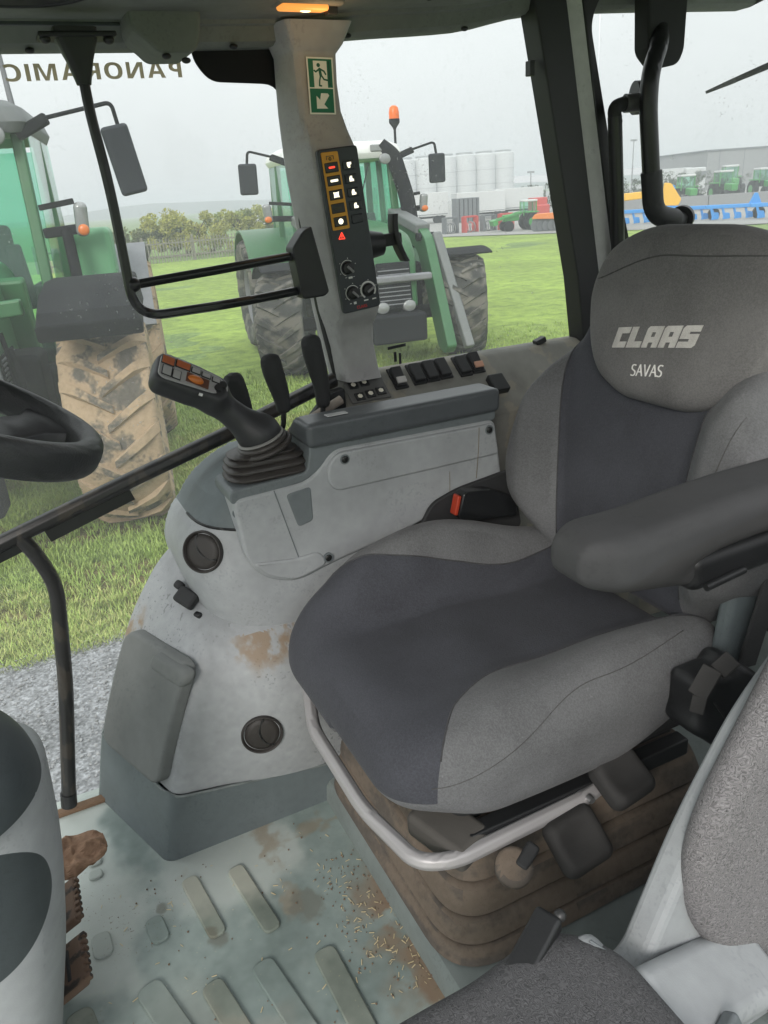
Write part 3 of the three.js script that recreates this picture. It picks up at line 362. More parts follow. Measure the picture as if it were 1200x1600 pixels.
// ---------------------------------------------------------------- sill panel with rocker switches
{
  const S = thing('switch_console', 'dusty grey side panel with rocker switches below the rear side window', 'console', [1.0, 0.02, -1.56]);
  const prof = [[-1.665, 0.02], [-1.665, 0.868], [-1.645, 0.876], [-1.605, 0.876], [-1.588, 0.868], [-1.475, 0.780], [-1.462, 0.76], [-1.462, 0.02]];
  const xs = [[0.628, 0.035], [0.634, 0.018], [0.645, 0.006], [0.66, 0], [0.9, 0], [1.15, 0], [1.35, 0], [1.7, 0]];
  part('panel', loft(xs.map(([x, d]) => roundPoly(prof, 0.012, 4).map(([z, y]) => [x, y - d * 0.6, Math.max(-1.665, z - d)])), { crease: 0.6 }), new THREE.MeshStandardMaterial({ color: col(0.30, 0.30, 0.275), roughness: 0.8, map: rep(tex(512, 512, (u, v) => { const n = fbm(u * 8, v * 8, 5, 6, 8), q = ss(0.56, 0.62, fbm(u * 12, v * 12, 25, 4, 12)); return [0.74 + 0.3 * (n - 0.5) + 0.07 * q, 0.74 + 0.3 * (n - 0.5) + 0.05 * q, 0.73 + 0.3 * (n - 0.5) + 0.02 * q]; }, true), 2.2), bumpMap: rep(grainT, 12), bumpScale: 0.0003 }), S);
  const n = V(0, 0.115, 0.09).normalize(), q = frameQ(n, V(0, 0.09, -0.115)), on = (x, t, h = 0) => V(x, 0.868 - 0.088 * t, -1.588 + 0.113 * t).addScaledVector(n, h).toArray();
  const put = (name, g, m, x, t, h, parent = S) => part(name, xf(g, { p: on(x, t, h), q }), m, parent);
  put('key_pad', new RoundedBoxGeometry(0.098, 0.06, 0.006, 2, 0.003), plastic([0.10, 0.10, 0.095], 0.7), 0.697, 0.25, 0.001);
  for (const [x, t] of [[0.669, 0.12], [0.697, 0.10], [0.672, 0.36], [0.699, 0.34], [0.726, 0.32]]) { const k = put('pad_key', new RoundedBoxGeometry(0.022, 0.021, 0.004, 2, 0.0015), M.black, x, t, 0.005); put('symbol', xf(new THREE.CylinderGeometry(0.006, 0.006, 0.0012, 6), { r: [Math.PI / 2, 0, 0] }), plastic([0.75, 0.72, 0.6], 0.6), x, t, 0.0074, k); }
  const rocker = (x, t, lip) => { const f = put('rocker_frame', new RoundedBoxGeometry(0.034, 0.062, 0.006, 2, 0.002), M.black, x, t, 0.002); put('rocker', xf(new RoundedBoxGeometry(0.027, 0.05, 0.014, 2, 0.003), { r: [lip ? 0.22 : 0.05, 0, 0] }), M.blackMatt, x, t, 0.007, f); if (lip) put('rocker_tip', xf(new RoundedBoxGeometry(0.024, 0.016, 0.005, 2, 0.002), { r: [0.22, 0, 0] }), lip, x, t + 0.11, 0.0155, f); };
  rocker(0.782, 0.12, plastic([0.45, 0.44, 0.42], 0.5)); rocker(0.832, 0.10); rocker(0.868, 0.09); rocker(0.904, 0.08); rocker(0.957, 0.10); rocker(0.994, 0.08, plastic([0.55, 0.30, 0.20], 0.5));
  put('socket', new RoundedBoxGeometry(0.042, 0.05, 0.02, 2, 0.004), M.black, 1.018, 0.62, 0.008);
  const hook = thing('window_catch', 'small black catch on the panel edge beside the seat back', 'catch', [1.222, 0.876, -1.61]); part('catch', box(0.03, 0.014, 0.02, [1.212, 0.882, -1.612], [0, 0, 0.3]), M.black, hook);
}
// ---------------------------------------------------------------- side console (wheel-arch cover)
{
  const S = thing('wheel_arch_console', 'tall light grey wheel arch console with round vents beside the floor', 'console', [0.2, 0, -1.45]);
  const lean = curve([[0, 0], [0.165, 0.040], [0.30, 0.088], [0.42, 0.142], [0.53, 0.215], [0.7, 0.36]]);
  const Xf = (y, z) => 0.058 - 0.365 * (-1.31 - z) + lean(y), nrm = 0.9;
  const baseTop = (x) => 0.166 - 0.17 * Math.max(0, x - 0.03);
  const lower = (off, yTop) => (x, y, z) => {
    let d = smax((Xf(y, z) - x - off) * nrm, z - (-1.313 - 0.10 * Math.max(0, y - 0.16) + off), 0.022);
    const shelf = (y - (0.425 + (-1.345 - z) * 0.72)) * 0.8; d = smax(d, shelf, 0.07);
    d = smax(d, -1.61 - z, 0.03); return Math.max(d, x - 0.60);
  };
  const L = lower(0, 1), B = lower(0.006, 1), topCut = (x, y) => y - baseTop(x) - 0.001;
  // bulge around the lower vent
  const body = (x, y, z) => smin(L(x, y, z), Math.max(Math.hypot((x - 0.345) * 0.85, (y - 0.235) * 0.75, (z + 1.43) * 1.05) - 0.150, -0.30), 0.05);
  const left = curve([[0.30, 0.285], [0.42, 0.252], [0.50, 0.226], [0.58, 0.212], [0.655, 0.224], [0.68, 0.246], [0.74, 0.262], [0.80, 0.29]]), near = curve([[0.30, -1.368], [0.45, -1.366], [0.56, -1.372], [0.655, -1.392], [0.72, -1.405], [0.80, -1.43]]);
  const pod = (x, y, z) => { let d = smax((left(y) - x) * 0.9, z - near(y), 0.13); d = smax(d, y - (0.772 - 3.2 * Math.max(0, 0.42 - x) ** 2 - 2 * Math.max(0, z + 1.47) ** 2), 0.04); return Math.max(d, x - 0.60, -1.63 - z, 0.33 - y); };
  const cut = (x, y, z) => y - (0.672 - 0.18 * (x - 0.24));
  const [podLow, podTop] = splitGeo(nets(pod, [0.15, 0.31, -1.66], [0.62, 0.82, -1.32], 0.008), cut);
  const consT = tex(1024, 1024, (u, v) => { const n = fbm(u * 7, v * 7, 3, 6, 7), f = fbm(u * 90, v * 90, 6, 3, 90), d = (x0, y0, x1, y1, r) => { const a = u - x0, b = v - y0, dx = x1 - x0, dy = y1 - y0, t = clamp((a * dx + b * dy) / (dx * dx + dy * dy)); return 1 - ss(0.35, 1.1, Math.hypot(a - dx * t, b - dy * t) / r + 0.9 * (fbm(u * 26, v * 26, 12, 4, 26) - 0.5)); }; const br = clamp(0.7 * d(0.31, 0.415, 0.42, 0.425, 0.05) * ss(0.36, 0.62, fbm(u * 60, v * 60, 31, 4, 60))), sp = ss(0.82, 0.9, vn(u * 260, v * 260, 4, 260)) * ss(0.5, 0.65, fbm(u * 9, v * 9, 8, 3, 9)); const k = 0.93 + 0.16 * (n - 0.5) + 0.10 * (f - 0.5) - 0.2 * sp; return [mix(k, 0.82, br), mix(k, 0.66, br), mix(k, 0.50, br)]; }, true);
  const consM = new THREE.MeshStandardMaterial({ color: M.light.color, roughness: 0.55, map: consT, bumpMap: rep(grainT, 11), bumpScale: 0.0002 });
  part('body', splitGeo(nets(body, [-0.1, 0.04, -1.66], [0.62, 0.72, -1.24], 0.008), topCut)[1], consM, S);
  part('duct', podLow, M.light, S); part('duct_cap', podTop, M.base, S);
  { const pts = []; for (let k = 0; k <= 22; k++) { const a = mix(-0.15, 1.62, k / 22), dir = [Math.cos(a), 0, -Math.sin(a)], st = [0.40 - dir[0] * 0.34, 0, -1.50 - dir[2] * 0.3]; let x = st[0], y = 0.672 - 0.18 * (x - 0.24), z = st[2]; for (let q = 0; q < 400; q++) { const f = pod(x, y, z); if (f < 0.0005) break; x += dir[0] * f * 0.5; z += dir[2] * f * 0.5; y = 0.672 - 0.18 * (x - 0.24); } pts.push([x, y, z]); } part('cap_gap', sweep(pts, 0.0028, { crease: 2 }), M.black, S); }
  part('cap_hole', cyl([0.335, 0.735, -1.452], [0.335, 0.752, -1.452], 0.008, 0.008, 16), M.black, S);
  part('plinth', splitGeo(nets((x, y, z) => Math.max(B(x, y, z), -0.02 - y), [-0.12, -0.04, -1.66], [0.62, 0.24, -1.26], 0.007), topCut)[0], M.base, S);
  { const pts = []; for (let k = 0; k <= 40; k++) { const t = k / 40, x = t < 0.45 ? mix(0.0, 0.099, t / 0.45) : mix(0.099, 0.50, (t - 0.45) / 0.55), y = baseTop(x) - 0.0005, z0 = t < 0.45 ? mix(-1.60, -1.33, t / 0.45) : -1.2; const dir = t < 0.45 ? [0.93, 0, -0.36] : [0, 0, -1]; pts.push(hitS(B, t < 0.45 ? [Xf(y, z0) - 0.06, y, z0 + 0.02] : [x, y, -1.24], dir)); } part('plinth_edge', sweep(pts, 0.0028, { crease: 2 }), plastic([0.19, 0.215, 0.21], 0.6), S); }
  part('storage_lid', nets((x, y, z) => { const u = (x - Xf(y, z) + 0.010) * nrm, by = y - 0.297, bz = z + 1.447, e = sdBox(0, by, bz, 1, 0.128, 0.112, 0.03); return smax(Math.abs(u) - 0.013, e, 0.008); }, [-0.12, 0.14, -1.60], [0.32, 0.46, -1.30], 0.006), plastic([0.155, 0.165, 0.16], 0.75), S);
  part('lid_lip', nets((x, y, z) => { const u = (x - Xf(y, z) + 0.022) * nrm; return smax(Math.abs(u) - 0.012, sdBox(0, y - 0.405, z + 1.378, 1, 0.017, 0.058, 0.014), 0.01); }, [0.0, 0.36, -1.48], [0.32, 0.45, -1.30], 0.005), plastic([0.14, 0.15, 0.145], 0.7), S);
  const vent = (f, p, d, r) => {
    const h = hitS(f, p, d), n = gradS(f, h), q = new THREE.Quaternion().setFromUnitVectors(V(0, 1, 0), n), dull = plastic([0.032, 0.028, 0.025], 0.6);
    const v = part('air_vent', lathe([[r * 0.6, -0.012], [r * 0.86, -0.004], [r * 0.90, 0.004], [r * 0.96, 0.007], [r * 1.0, 0.004], [r, -0.006]], 40, { p: h, q }), dull, S);
    part('vent_flap', xf(lathe([[0, 0.006], [r * 0.6, 0.005], [r * 0.82, 0.001], [r * 0.86, -0.006]], 36, {}), { p: h, q }), dull, v);
    part('flap_ridge', xf(sweep(Array.from({ length: 11 }, (_, k) => { const a = -1.1 + k * 0.22; return [r * (0.55 - 0.75 * Math.cos(a)) + r * 0.12, 0.0065 - 0.005 * Math.abs(Math.sin(a)), r * 0.85 * Math.sin(a)]; }), 0.0022), { p: h, q }), M.trim, v);
  };
  vent(body, [0.285, 0.245, -1.15], [0, 0, -1], 0.043); vent(pod, [0.147, 0.62, -1.28], [0.60, 0.0, -0.80], 0.043);
  const sp = hitS(L, [0.08, 0.54, -1.35], [0.6, -0.2, -0.5]);
  const so = thing('power_socket', 'small black capped power socket on the grey console', 'socket', sp);
  part('cap', box(0.036, 0.022, 0.05, [sp[0] - 0.006, sp[1] + 0.012, sp[2]], [0.3, 0.5, 0.5], 0.007), M.blackMatt, so); part('hinge', box(0.018, 0.018, 0.02, [sp[0] - 0.012, sp[1] + 0.03, sp[2] - 0.03], [0.3, 0.5, 0.5], 0.006), M.blackMatt, so); part('tether', box(0.012, 0.012, 0.018, [sp[0] + 0.006, sp[1] - 0.018, sp[2] + 0.03], [0, 0.5, 0.3], 0.004), M.black, so);
}
// ---------------------------------------------------------------- driver seat
{
  const S = thing('driver_seat', 'large two tone grey driver seat on a dusty ribbed bellows base', 'seat', [0.72, 0.058, -1.04]);
  const CW = -1.045;
  // cushion
  const farPk = curve([[0.36, 0.0], [0.44, 0.045], [0.54, 0.108], [0.64, 0.130], [0.78, 0.108], [0.95, 0.05], [1.05, 0.02]]), nearPk = curve([[0.36, 0.0], [0.45, 0.012], [0.6, 0.035], [0.8, 0.048], [0.95, 0.045], [1.05, 0.02]]);
  const cushion = (x, y, z) => {
    const w = z - CW, a = Math.abs(w), b = ss(0.10, 0.215, a) * (1 - 0.35 * ss(0.23, 0.30, a));
    const top = 0.500 + (w < 0 ? farPk(x) : nearPk(x)) * b - 0.012 * ss(0.6, 0.85, x) * (1 - b) + 0.004 * Math.sin(x * 23 + w * 11) * ss(0.45, 0.6, x);
    const front = 0.338 + 0.75 * Math.max(0, a - 0.17) ** 2 * (w > 0 ? 6 : 3.4) + 0.14 * Math.max(0, 0.46 - y) - x;
    const wr = 0.0022 * (fbm(x * 9, y * 9, z * 9, 3) - 0.5) + 0.0016 * Math.sin(26 * (x - 0.55 * w) + 3 * Math.sin(9 * w)) * ss(0.62, 0.8, x) * ss(0.2, 0.08, a);
    let d = smax((y - top - wr) * 0.93, front + wr, 0.11);
    d = smax(d, a - (0.283 + (w > 0 ? 0.012 * Math.sin(clamp((x - 0.36) / 0.6) * Math.PI) : 0)), 0.065);
    d = smax(d, (w > 0 ? mix(0.385, 0.36, ss(0.40, 0.52, x)) + 0.05 * ss(0.72, 0.95, x) : 0.37) - y, 0.05);
    return smax(d, x - 1.0, 0.05);
  };
  const nb = curve([[0.30, 0.33], [0.385, 0.285], [0.42, 0.262], [0.50, 0.183], [0.63, 0.136], [0.80, 0.142], [0.90, 0.172], [0.99, 0.25]]), fb = curve([[0.30, 0.33], [0.415, 0.308], [0.46, 0.262], [0.52, 0.215], [0.60, 0.180], [0.70, 0.158], [0.82, 0.150], [0.92, 0.16], [1.0, 0.18]]);
  const seamC = (x, y, z) => { const w = z - CW; return Math.max(w > 0 ? w - nb(x) : -w - fb(x), (0.400 + 0.022 * ss(0.08, 0.29, w) - y) * 0.9); };
  const cg = nets(cushion, [0.27, 0.32, -1.40], [1.06, 0.66, -0.70], 0.009), [cc, cb] = splitGeo(cg, seamC), [cbF, cbN] = splitGeo(cb, (x, y, z) => CW - z > 0 ? -1 : 1);
  const cu = part('cushion', cc, M.charcoal, S, 'charcoal fabric centre of the seat cushion'); part('side_bolster', cbN, M.greyCloth, cu, 'grey fabric near edge of the cushion'); part('side_bolster', cbF, M.greyCloth, cu, 'grey fabric far edge of the cushion');
  const seamLine = (pts, f, dir, m, parent, r = 0.0008) => part('seam', sweep(fillet(pts.map((p) => hitS(f, p, dir)), 0.03), r, { crease: 2 }), m, parent);
  const thread = cloth([0.10, 0.10, 0.097]);
  { const pts = []; for (let k = 0; k <= 24; k++) { const t = k / 24; pts.push([mix(0.405, 0.91, t), 0.448 + 0.07 * ss(0, 0.6, t) + 0.022 * t, -0.68]); } seamLine(pts, cushion, [0, 0, -1], thread, cu); }
  const pipe = cloth([0.07, 0.071, 0.075]); for (const [f, s] of [[nb, 1], [fb, -1]]) { const pts = []; for (let k = 0; k <= 40; k++) { const x = mix(s > 0 ? 0.425 : 0.45, 0.955, k / 40); pts.push(hitS(cushion, [x, 0.72, CW + s * f(x)], [0, -1, 0])); } part('piping', sweep(pts, 0.0016, { crease: 2 }), pipe, cu); }
  // backrest: s up the back, n towards the sitter, w across
  const th = 13 * Math.PI / 180, O = [0.95, 0.5, CW], sx = Math.sin(th), cx = Math.cos(th);
  const toW = (s, n, w) => [O[0] + s * sx - n * cx, O[1] + s * cx + n * sx, O[2] + w], toL = (x, y, z) => { const a = x - O[0], b = y - O[1]; return [a * sx + b * cx, -a * cx + b * sx, z - O[2]]; };
  const hw = curve([[-0.05, 0.20], [0.05, 0.235], [0.12, 0.30], [0.2, 0.325], [0.3, 0.312], [0.40, 0.275], [0.48, 0.235], [0.56, 0.218], [0.70, 0.19]]), inF = curve([[0, 0.150], [0.1, 0.165], [0.24, 0.195], [0.37, 0.226], [0.5, 0.24]]), inN = curve([[0, 0.20], [0.15, 0.165], [0.28, 0.145], [0.36, 0.145], [0.42, 0.165], [0.5, 0.22], [0.6, 0.25]]);
  const back = (x, y, z) => {
    const [s, n, w] = toL(x, y, z), a = Math.abs(w), i = w > 0 ? inN(s) : inF(s), b = ss(i - 0.02, i + 0.075, a);
    const front = 0.012 * Math.sin(clamp(s / 0.5) * Math.PI) + 0.068 * b * ss(0.58, 0.40, s) * ss(-0.02, 0.14, s);
    let d = smax((n - front) * 0.9, a - hw(s), 0.06); d = smax(d, -0.10 - n, 0.05); d = smax(d, s - 0.60, 0.08); return smax(d, 0.0 - s, 0.06);
  };
  const low = curve([[-0.215, 0.52], [-0.195, 0.475], [-0.155, 0.425], [-0.10, 0.392], [-0.03, 0.375], [0.08, 0.375], [0.16, 0.392], [0.21, 0.425], [0.25, 0.495], [0.27, 0.54]]);
  const flap = (x, y, z) => {
    const [s, n, w] = toL(x, y, z), c = w - 0.03, lo = low(w), hiS = 0.688 - 2.2 * Math.max(0, Math.abs(c) - 0.06) ** 2 - 12 * Math.max(0, Math.abs(c) - 0.17) ** 2;
    let d = smax((lo - s) * 0.62, Math.abs(c) - 0.252, 0.10); d = smax(d, s - hiS, 0.05);
    d = smax(d, n - 0.052 + 1.4 * Math.max(0, s - 0.60) ** 2 + 0.5 * c * c, 0.045); return smax(d, -0.10 - n, 0.05);
  };
  const box3 = (pts, e) => { const lo = [9, 9, 9], hi = [-9, -9, -9]; for (const p of pts) for (let q = 0; q < 3; q++) { lo[q] = Math.min(lo[q], p[q] - e); hi[q] = Math.max(hi[q], p[q] + e); } return [lo, hi]; };
  const corners = (s0, s1, n0, n1, w0, w1) => [s0, s1].flatMap((s) => [n0, n1].flatMap((n) => [w0, w1].map((w) => toW(s, n, w))));
  const bg = nets(back, ...box3(corners(-0.04, 0.64, -0.12, 0.12, -0.36, 0.36), 0.01), 0.009);
  const [bc, bb] = splitGeo(bg, (x, y, z) => { const [s, n, w] = toL(x, y, z); return Math.max((w > 0 ? w - inN(s) : -w - inF(s)), -0.03 - n); }), [bF, bN] = splitGeo(bb, (x, y, z) => (z < CW ? -1 : 1));
  const ba = part('backrest', bc, M.charcoal, S, 'charcoal fabric centre of the backrest'); part('side_bolster', bN, M.greyCloth, ba); part('side_bolster', bF, M.greyCloth, ba);
  { const pts = []; for (let k = 0; k <= 14; k++) { const s = mix(0.18, 0.50, k / 14); pts.push(toW(s, 0.2, mix(0.235, 0.265, ss(0, 1, k / 14)))); } seamLine(pts, back, [cx, -sx, 0], thread, ba, 0.001); }
  for (const [f, s] of [[inN, 1], [inF, -1]]) { const pts = []; for (let k = 0; k <= 30; k++) { const q = mix(0.06, 0.52, k / 30); pts.push(hitS(back, toW(q, 0.2, s * f(q)), [cx, -sx, 0])); } part('piping', sweep(pts, 0.0015, { crease: 2 }), pipe, ba); }
  const fg = nets(flap, ...box3(corners(0.34, 0.71, -0.12, 0.08, -0.25, 0.32), 0.01), 0.008);
  const fl = part('headrest_flap', fg, M.flapCloth, S, 'brownish grey backrest top with stitched white logo');
  { const pts = []; for (let k = 0; k <= 24; k++) { const w = mix(-0.205, 0.27, k / 24); pts.push(toW(0.578 + 0.052 * ss(-0.21, 0.02, w) + 0.008 * ss(0.05, 0.25, w), 0.2, w)); } seamLine(pts, flap, [cx, -sx, 0], thread, fl, 0.0013); }
  // stitched logo, laid on the curved fabric
  const wrap = (g, w0, s0, rise, mat, name) => { const q = g.index ? g.toNonIndexed() : g, p = q.attributes.position; for (let i = 0; i < p.count; i++) { const w = w0 + p.getX(i), s = s0 + p.getY(i) + rise * p.getX(i), h = hitS(flap, toW(s, 0.12, w), [cx, -sx, 0]), k = p.getZ(i) + 0.0004; p.setXYZ(i, h[0] - cx * k, h[1] + sx * k, h[2]); } q.computeVertexNormals(); part(name, q, mat, fl); };
  const yarn = new THREE.MeshStandardMaterial({ color: col(0.74, 0.71, 0.67), roughness: 0.95, map: rep(clothT, 9), bumpMap: rep(weaveT, 20), bumpScale: 0.0004 }), yarnW = new THREE.MeshStandardMaterial({ color: col(0.82, 0.80, 0.77), roughness: 0.95 });
  const glyph = { C: [[[0.06, 0], [1, 0], [1, 0.30], [0.43, 0.30], [0.43, 0.70], [1, 0.70], [1, 1], [0, 1], [0, 0.05]]], L: [[[0, 0], [1, 0], [1, 0.30], [0.44, 0.30], [0.44, 1], [0, 1]]], A: [[[0, 0], [0.36, 0], [0.36, 0.24], [0.66, 0.24], [0.66, 0], [1.02, 0], [1.02, 1], [0.12, 1], [0, 0.88]], [[0.38, 0.50], [0.38, 0.72], [0.64, 0.72], [0.64, 0.50]]], S: [[[0, 0], [0.88, 0], [1, 0.12], [1, 0.62], [0.44, 0.62], [0.44, 0.72], [1, 0.72], [1, 1], [0.12, 1], [0, 0.88], [0, 0.40], [0.56, 0.40], [0.56, 0.28], [0, 0.28]]] };
  let gx = -0.073; for (const ch of 'CLAAS') { const k = 0.0345, kh = 0.037, [o, h] = glyph[ch], map2 = ([a, b]) => [a * k + 0.22 * b * kh, b * kh]; const g = slab(o.map(map2), 0.0016, { bevel: 0, holes: h ? [h.map(map2)] : [] }); wrap(g, gx, 0.461 + 0.13 * (gx + 0.073), 0.13, yarn, 'logo_letter'); gx += 0.0345 + 0.0042; }
  gx = -0.008; for (const ch of 'SAVAS') { const g = new TextGeometry(ch, { font: fontR, size: 0.021, depth: 0.001, curveSegments: 4 }); g.computeBoundingBox(); const w = g.boundingBox.max.x - g.boundingBox.min.x; g.translate(-g.boundingBox.min.x, 0, 0); g.scale(0.92, 1, 1); wrap(g, gx, 0.419 + (gx + 0.008) * 0.13, 0.13, yarnW, 'logo_letter'); gx += w * 0.92 + (ch === 'A' || ch === 'V' ? 0.0005 : 0.0012); }
  // pan, base frame and bellows
  part('seat_pan', box(0.54, 0.085, 0.45, [0.735, 0.345, -1.045], [0, 0, 0], 0.03), M.blackMatt, S);
  part('upper_frame', box(0.50, 0.05, 0.40, [0.70, 0.295, -1.04], [0, 0, 0], 0.01), M.black, S);
  const dustT = tex(1024, 512, (u, v) => { const n = fbm(u * 7, v * 14, 5, 6, 0), f = fbm(u * 80, v * 50, 9, 3), k = ss(0.34, 0.62, n + 0.2 * (f - 0.5)), g2 = ss(0.75, 0.85, vn(u * 300, v * 180, 2)); const c = [[0.335, 0.31, 0.285], [0.415, 0.37, 0.325]]; return [0, 1, 2].map((i) => mix(c[0][i], c[1][i], k) + 0.05 * (f - 0.5) - 0.02 * g2); }, true);
  const rubber = new THREE.MeshStandardMaterial({ color: col(1, 1, 1), roughness: 0.9, map: rep(dustT, 1.5, 2.2), bumpMap: rep(dustT, 1.5, 2.2), bumpScale: 0.0001 });
  const foot = (e, y) => roundPoly([[0.430 - e, -0.768 + e, Math.max(0.03, 0.085 + e)], [0.430 - e, -1.315 - e, Math.max(0.03, 0.085 + e)], [1.02 + e, -1.315 - e, Math.max(0.03, 0.085 + e)], [1.02 + e, -0.768 + e, Math.max(0.03, 0.085 + e)]], 0.08, 10).map(([x, z]) => [x, y, z]);
  const lipP = curve([[0, -0.038], [0.05, -0.012], [0.09, 0.001], [0.16, 0.005], [0.5, 0.004], [0.86, 0.0], [0.93, -0.006], [0.97, -0.016], [1, -0.038]]);
  const fold = (y0, y1, e0, e1) => { const sec = []; for (const t of [0, 0.03, 0.05, 0.07, 0.09, 0.12, 0.16, 0.25, 0.4, 0.6, 0.75, 0.86, 0.9, 0.93, 0.95, 0.97, 1]) { const b = lipP(t); sec.push(foot(mix(e0, e1, t) + b, mix(y0, y1, t))); } return loft(sec, { crease: 0.55 }); };
  const be = part('bellows', fold(0.264, 0.297, -0.052, -0.07), rubber, S, 'dusty brown rubber bellows under the seat');
  for (const [a, b, c, d] of [[0.206, 0.270, -0.020, -0.040], [0.146, 0.204, -0.008, -0.018], [0.098, 0.144, 0.004, -0.006], [0.058, 0.096, 0.012, 0.004]]) part('bellows_fold', fold(a, b, c, d), rubber, be);
  part('tilt_bracket', box(0.075, 0.05, 0.12, [0.458, 0.298, -0.835], [0.1, 0.35, 0.06], 0.012), plastic([0.075, 0.07, 0.062], 0.85), S);
  part('slide_rail', box(0.46, 0.034, 0.03, [0.70, 0.302, -0.80], [0, 0, 0], 0.004), M.black, S);
  for (const x of [0.50, 0.53, 0.56]) part('rail_hole', cyl([x, 0.304, -0.787], [x, 0.304, -0.7835], 0.0055, 0.0055, 12), M.trim, S);
  const bar = part('lift_bar', sweep(fillet([[0.47, 0.33, -1.345], [0.408, 0.318, -1.335], [0.362, 0.30, -1.184], [0.358, 0.30, -0.942], [0.383, 0.30, -0.800], [0.435, 0.30, -0.775], [0.70, 0.305, -0.777], [0.76, 0.30, -0.80]], 0.035, 8), 0.0132), M.silver, S, 'bare silver metal bar bent round the seat front');
  part('bolt', cyl([0.688, 0.312, -0.768], [0.688, 0.312, -0.758], 0.007, 0.006, 10), M.steel, bar);
  const padS = (c, h, r, rot) => xf(nets((x, y, z) => smax(sdBox(x, y, z, h[0], h[1], h[2], r), -(Math.hypot(x * 0.7, y - 0.004 - h[1] * 2.6, z) - h[1] * 2.2), 0.01), [-h[0] - 0.012, -h[1] - 0.012, -h[2] - 0.012], [h[0] + 0.012, h[1] + 0.012, h[2] + 0.012], 0.004), { p: c, r: rot });
  part('adjuster_handle', padS([0.640, 0.272, -0.735], [0.048, 0.020, 0.046], 0.018, [0.75, 0.10, 0.02]), plastic([0.028, 0.027, 0.026], 0.8), S);
  part('adjuster_handle', padS([0.735, 0.350, -0.745], [0.046, 0.022, 0.042], 0.018, [0.55, 0.12, -0.06]), plastic([0.030, 0.029, 0.028], 0.8), S);
  const dial = part('weight_dial', lathe([[0, 0], [0.026, 0], [0.030, 0.004], [0.0285, 0.012], [0.030, 0.018], [0.022, 0.024], [0, 0.025]], 18, { p: [0.520, 0.268, -0.742], r: [0.5, 0, 0.2] }), rubber, S);
  part('dial_wing', box(0.044, 0.02, 0.022, [0.541, 0.290, -0.735], [0.5, 0.5, 0.2], 0.006), M.blackMatt, dial);
  // belt reel on the near side, buckle on the far side
  const reel = part('belt_reel', nets((x, y, z) => smin(smax(sdCap(x, y, z, [0.862, 0.405, -0.722], [0.955, 0.505, -0.728], 0.056, 0.054), Math.abs((x - 0.908) * 0.68 + (y - 0.455) * 0.73) - 0.068, 0.02), sdBox(x - 0.865, y - 0.475, z + 0.727, 0.030, 0.045, 0.035, 0.014), 0.02), [0.76, 0.32, -0.81], [1.05, 0.60, -0.64], 0.006), M.black, S, 'black belt reel housing with a broken cover');
  part('broken_cover', [box(0.05, 0.012, 0.03, [0.850, 0.52, -0.70], [0.3, 0.4, 0.9], 0.002), box(0.034, 0.008, 0.028, [0.885, 0.542, -0.695], [0.5, 0.2, 0.5], 0.002), box(0.028, 0.014, 0.022, [0.835, 0.488, -0.695], [0.1, 0.6, 1.2], 0.002)], plastic([0.05, 0.048, 0.046], 0.8), reel);
  for (const [x, y, z] of [[0.885, 0.400, -0.668], [0.965, 0.505, -0.678]]) part('screw_hole', xf(new THREE.SphereGeometry(0.008, 12, 8), { p: [x, y, z], s: [1, 1, 0.4] }), M.trim, reel);
  part('reel_seam', sweep([[0.862, 0.488, -0.695], [0.868, 0.462, -0.667], [0.874, 0.44, -0.665], [0.858, 0.402, -0.668]], 0.0016), M.trim, reel);
  part('reel_bracket', box(0.10, 0.26, 0.03, [1.005, 0.60, -0.765], [0, 0, -0.1], 0.012), M.base, S);
  part('belt_strap', box(0.045, 0.30, 0.006, [1.02, 0.62, -0.735], [0.05, 0, -0.16], 0.002), plastic([0.06, 0.06, 0.06], 0.95), S);
  const bk = part('belt_buckle', slab([[0.778, 0.600], [0.792, 0.652], [0.80, 0.656], [0.86, 0.648], [0.915, 0.622], [0.93, 0.60], [0.93, 0.57], [0.80, 0.588]], 0.034, { r: 0.008, bevel: 0.005, p: [0, 0, -1.343] }), plastic([0.012, 0.013, 0.014], 0.25), S, 'glossy black belt buckle with a red button');
  part('red_button', box(0.009, 0.044, 0.022, [0.781, 0.627, -1.326], [0, 0, -0.25], 0.003), plastic([0.45, 0.05, 0.02], 0.4), bk);
  part('buckle_boot', slab([[0.70, 0.578], [0.735, 0.632], [0.80, 0.652], [0.94, 0.668], [0.97, 0.52], [0.72, 0.52]], 0.012, { r: 0.02, bevel: 0.003, p: [0, 0, -1.358] }), M.blackMatt, S);
  // near armrest
  const arm = (x, y, z) => { let d = sdBox(x - 0.90, y - 0.798 - 0.015 * ss(0.6, 0.9, x), z + 0.705, 0.345, 0.036, 0.056, 0.026); d = smin(d, sdCap(x, y, z, [0.625, 0.772, -0.705], [0.752, 0.708, -0.708], 0.040, 0.048), 0.06); d = smax(d, (0.572 - x) * 0.8 + 0.9 * Math.max(0, Math.abs(z + 0.705) - 0.028), 0.03); return smax(d, -(y - 0.735 - 0.25 * (0.8 - x)) * 0.6 - 0.012, 0.02) ; };
  const armN = nets(arm, [0.5, 0.62, -0.80], [1.28, 0.88, -0.60], 0.007), [au, ad] = splitGeo(armN, (x, y, z) => (0.793 + 0.03 * ss(0.62, 0.95, x) - 0.02 * ss(0.70, 0.60, x)) - y);
  const ar = part('armrest', au, plastic([0.05, 0.051, 0.053], 0.8), S, 'dark grey padded armrest on the near side'); part('armrest_shell', ad, plastic([0.045, 0.045, 0.045], 0.75), ar);
  part('armrest_core', [box(0.44, 0.06, 0.06, [1.0, 0.735, -0.71], [0, 0, 0.03], 0.02), cyl([0.80, 0.712, -0.675], [0.87, 0.722, -0.672], 0.006, 0.006, 10)], M.black, ar);
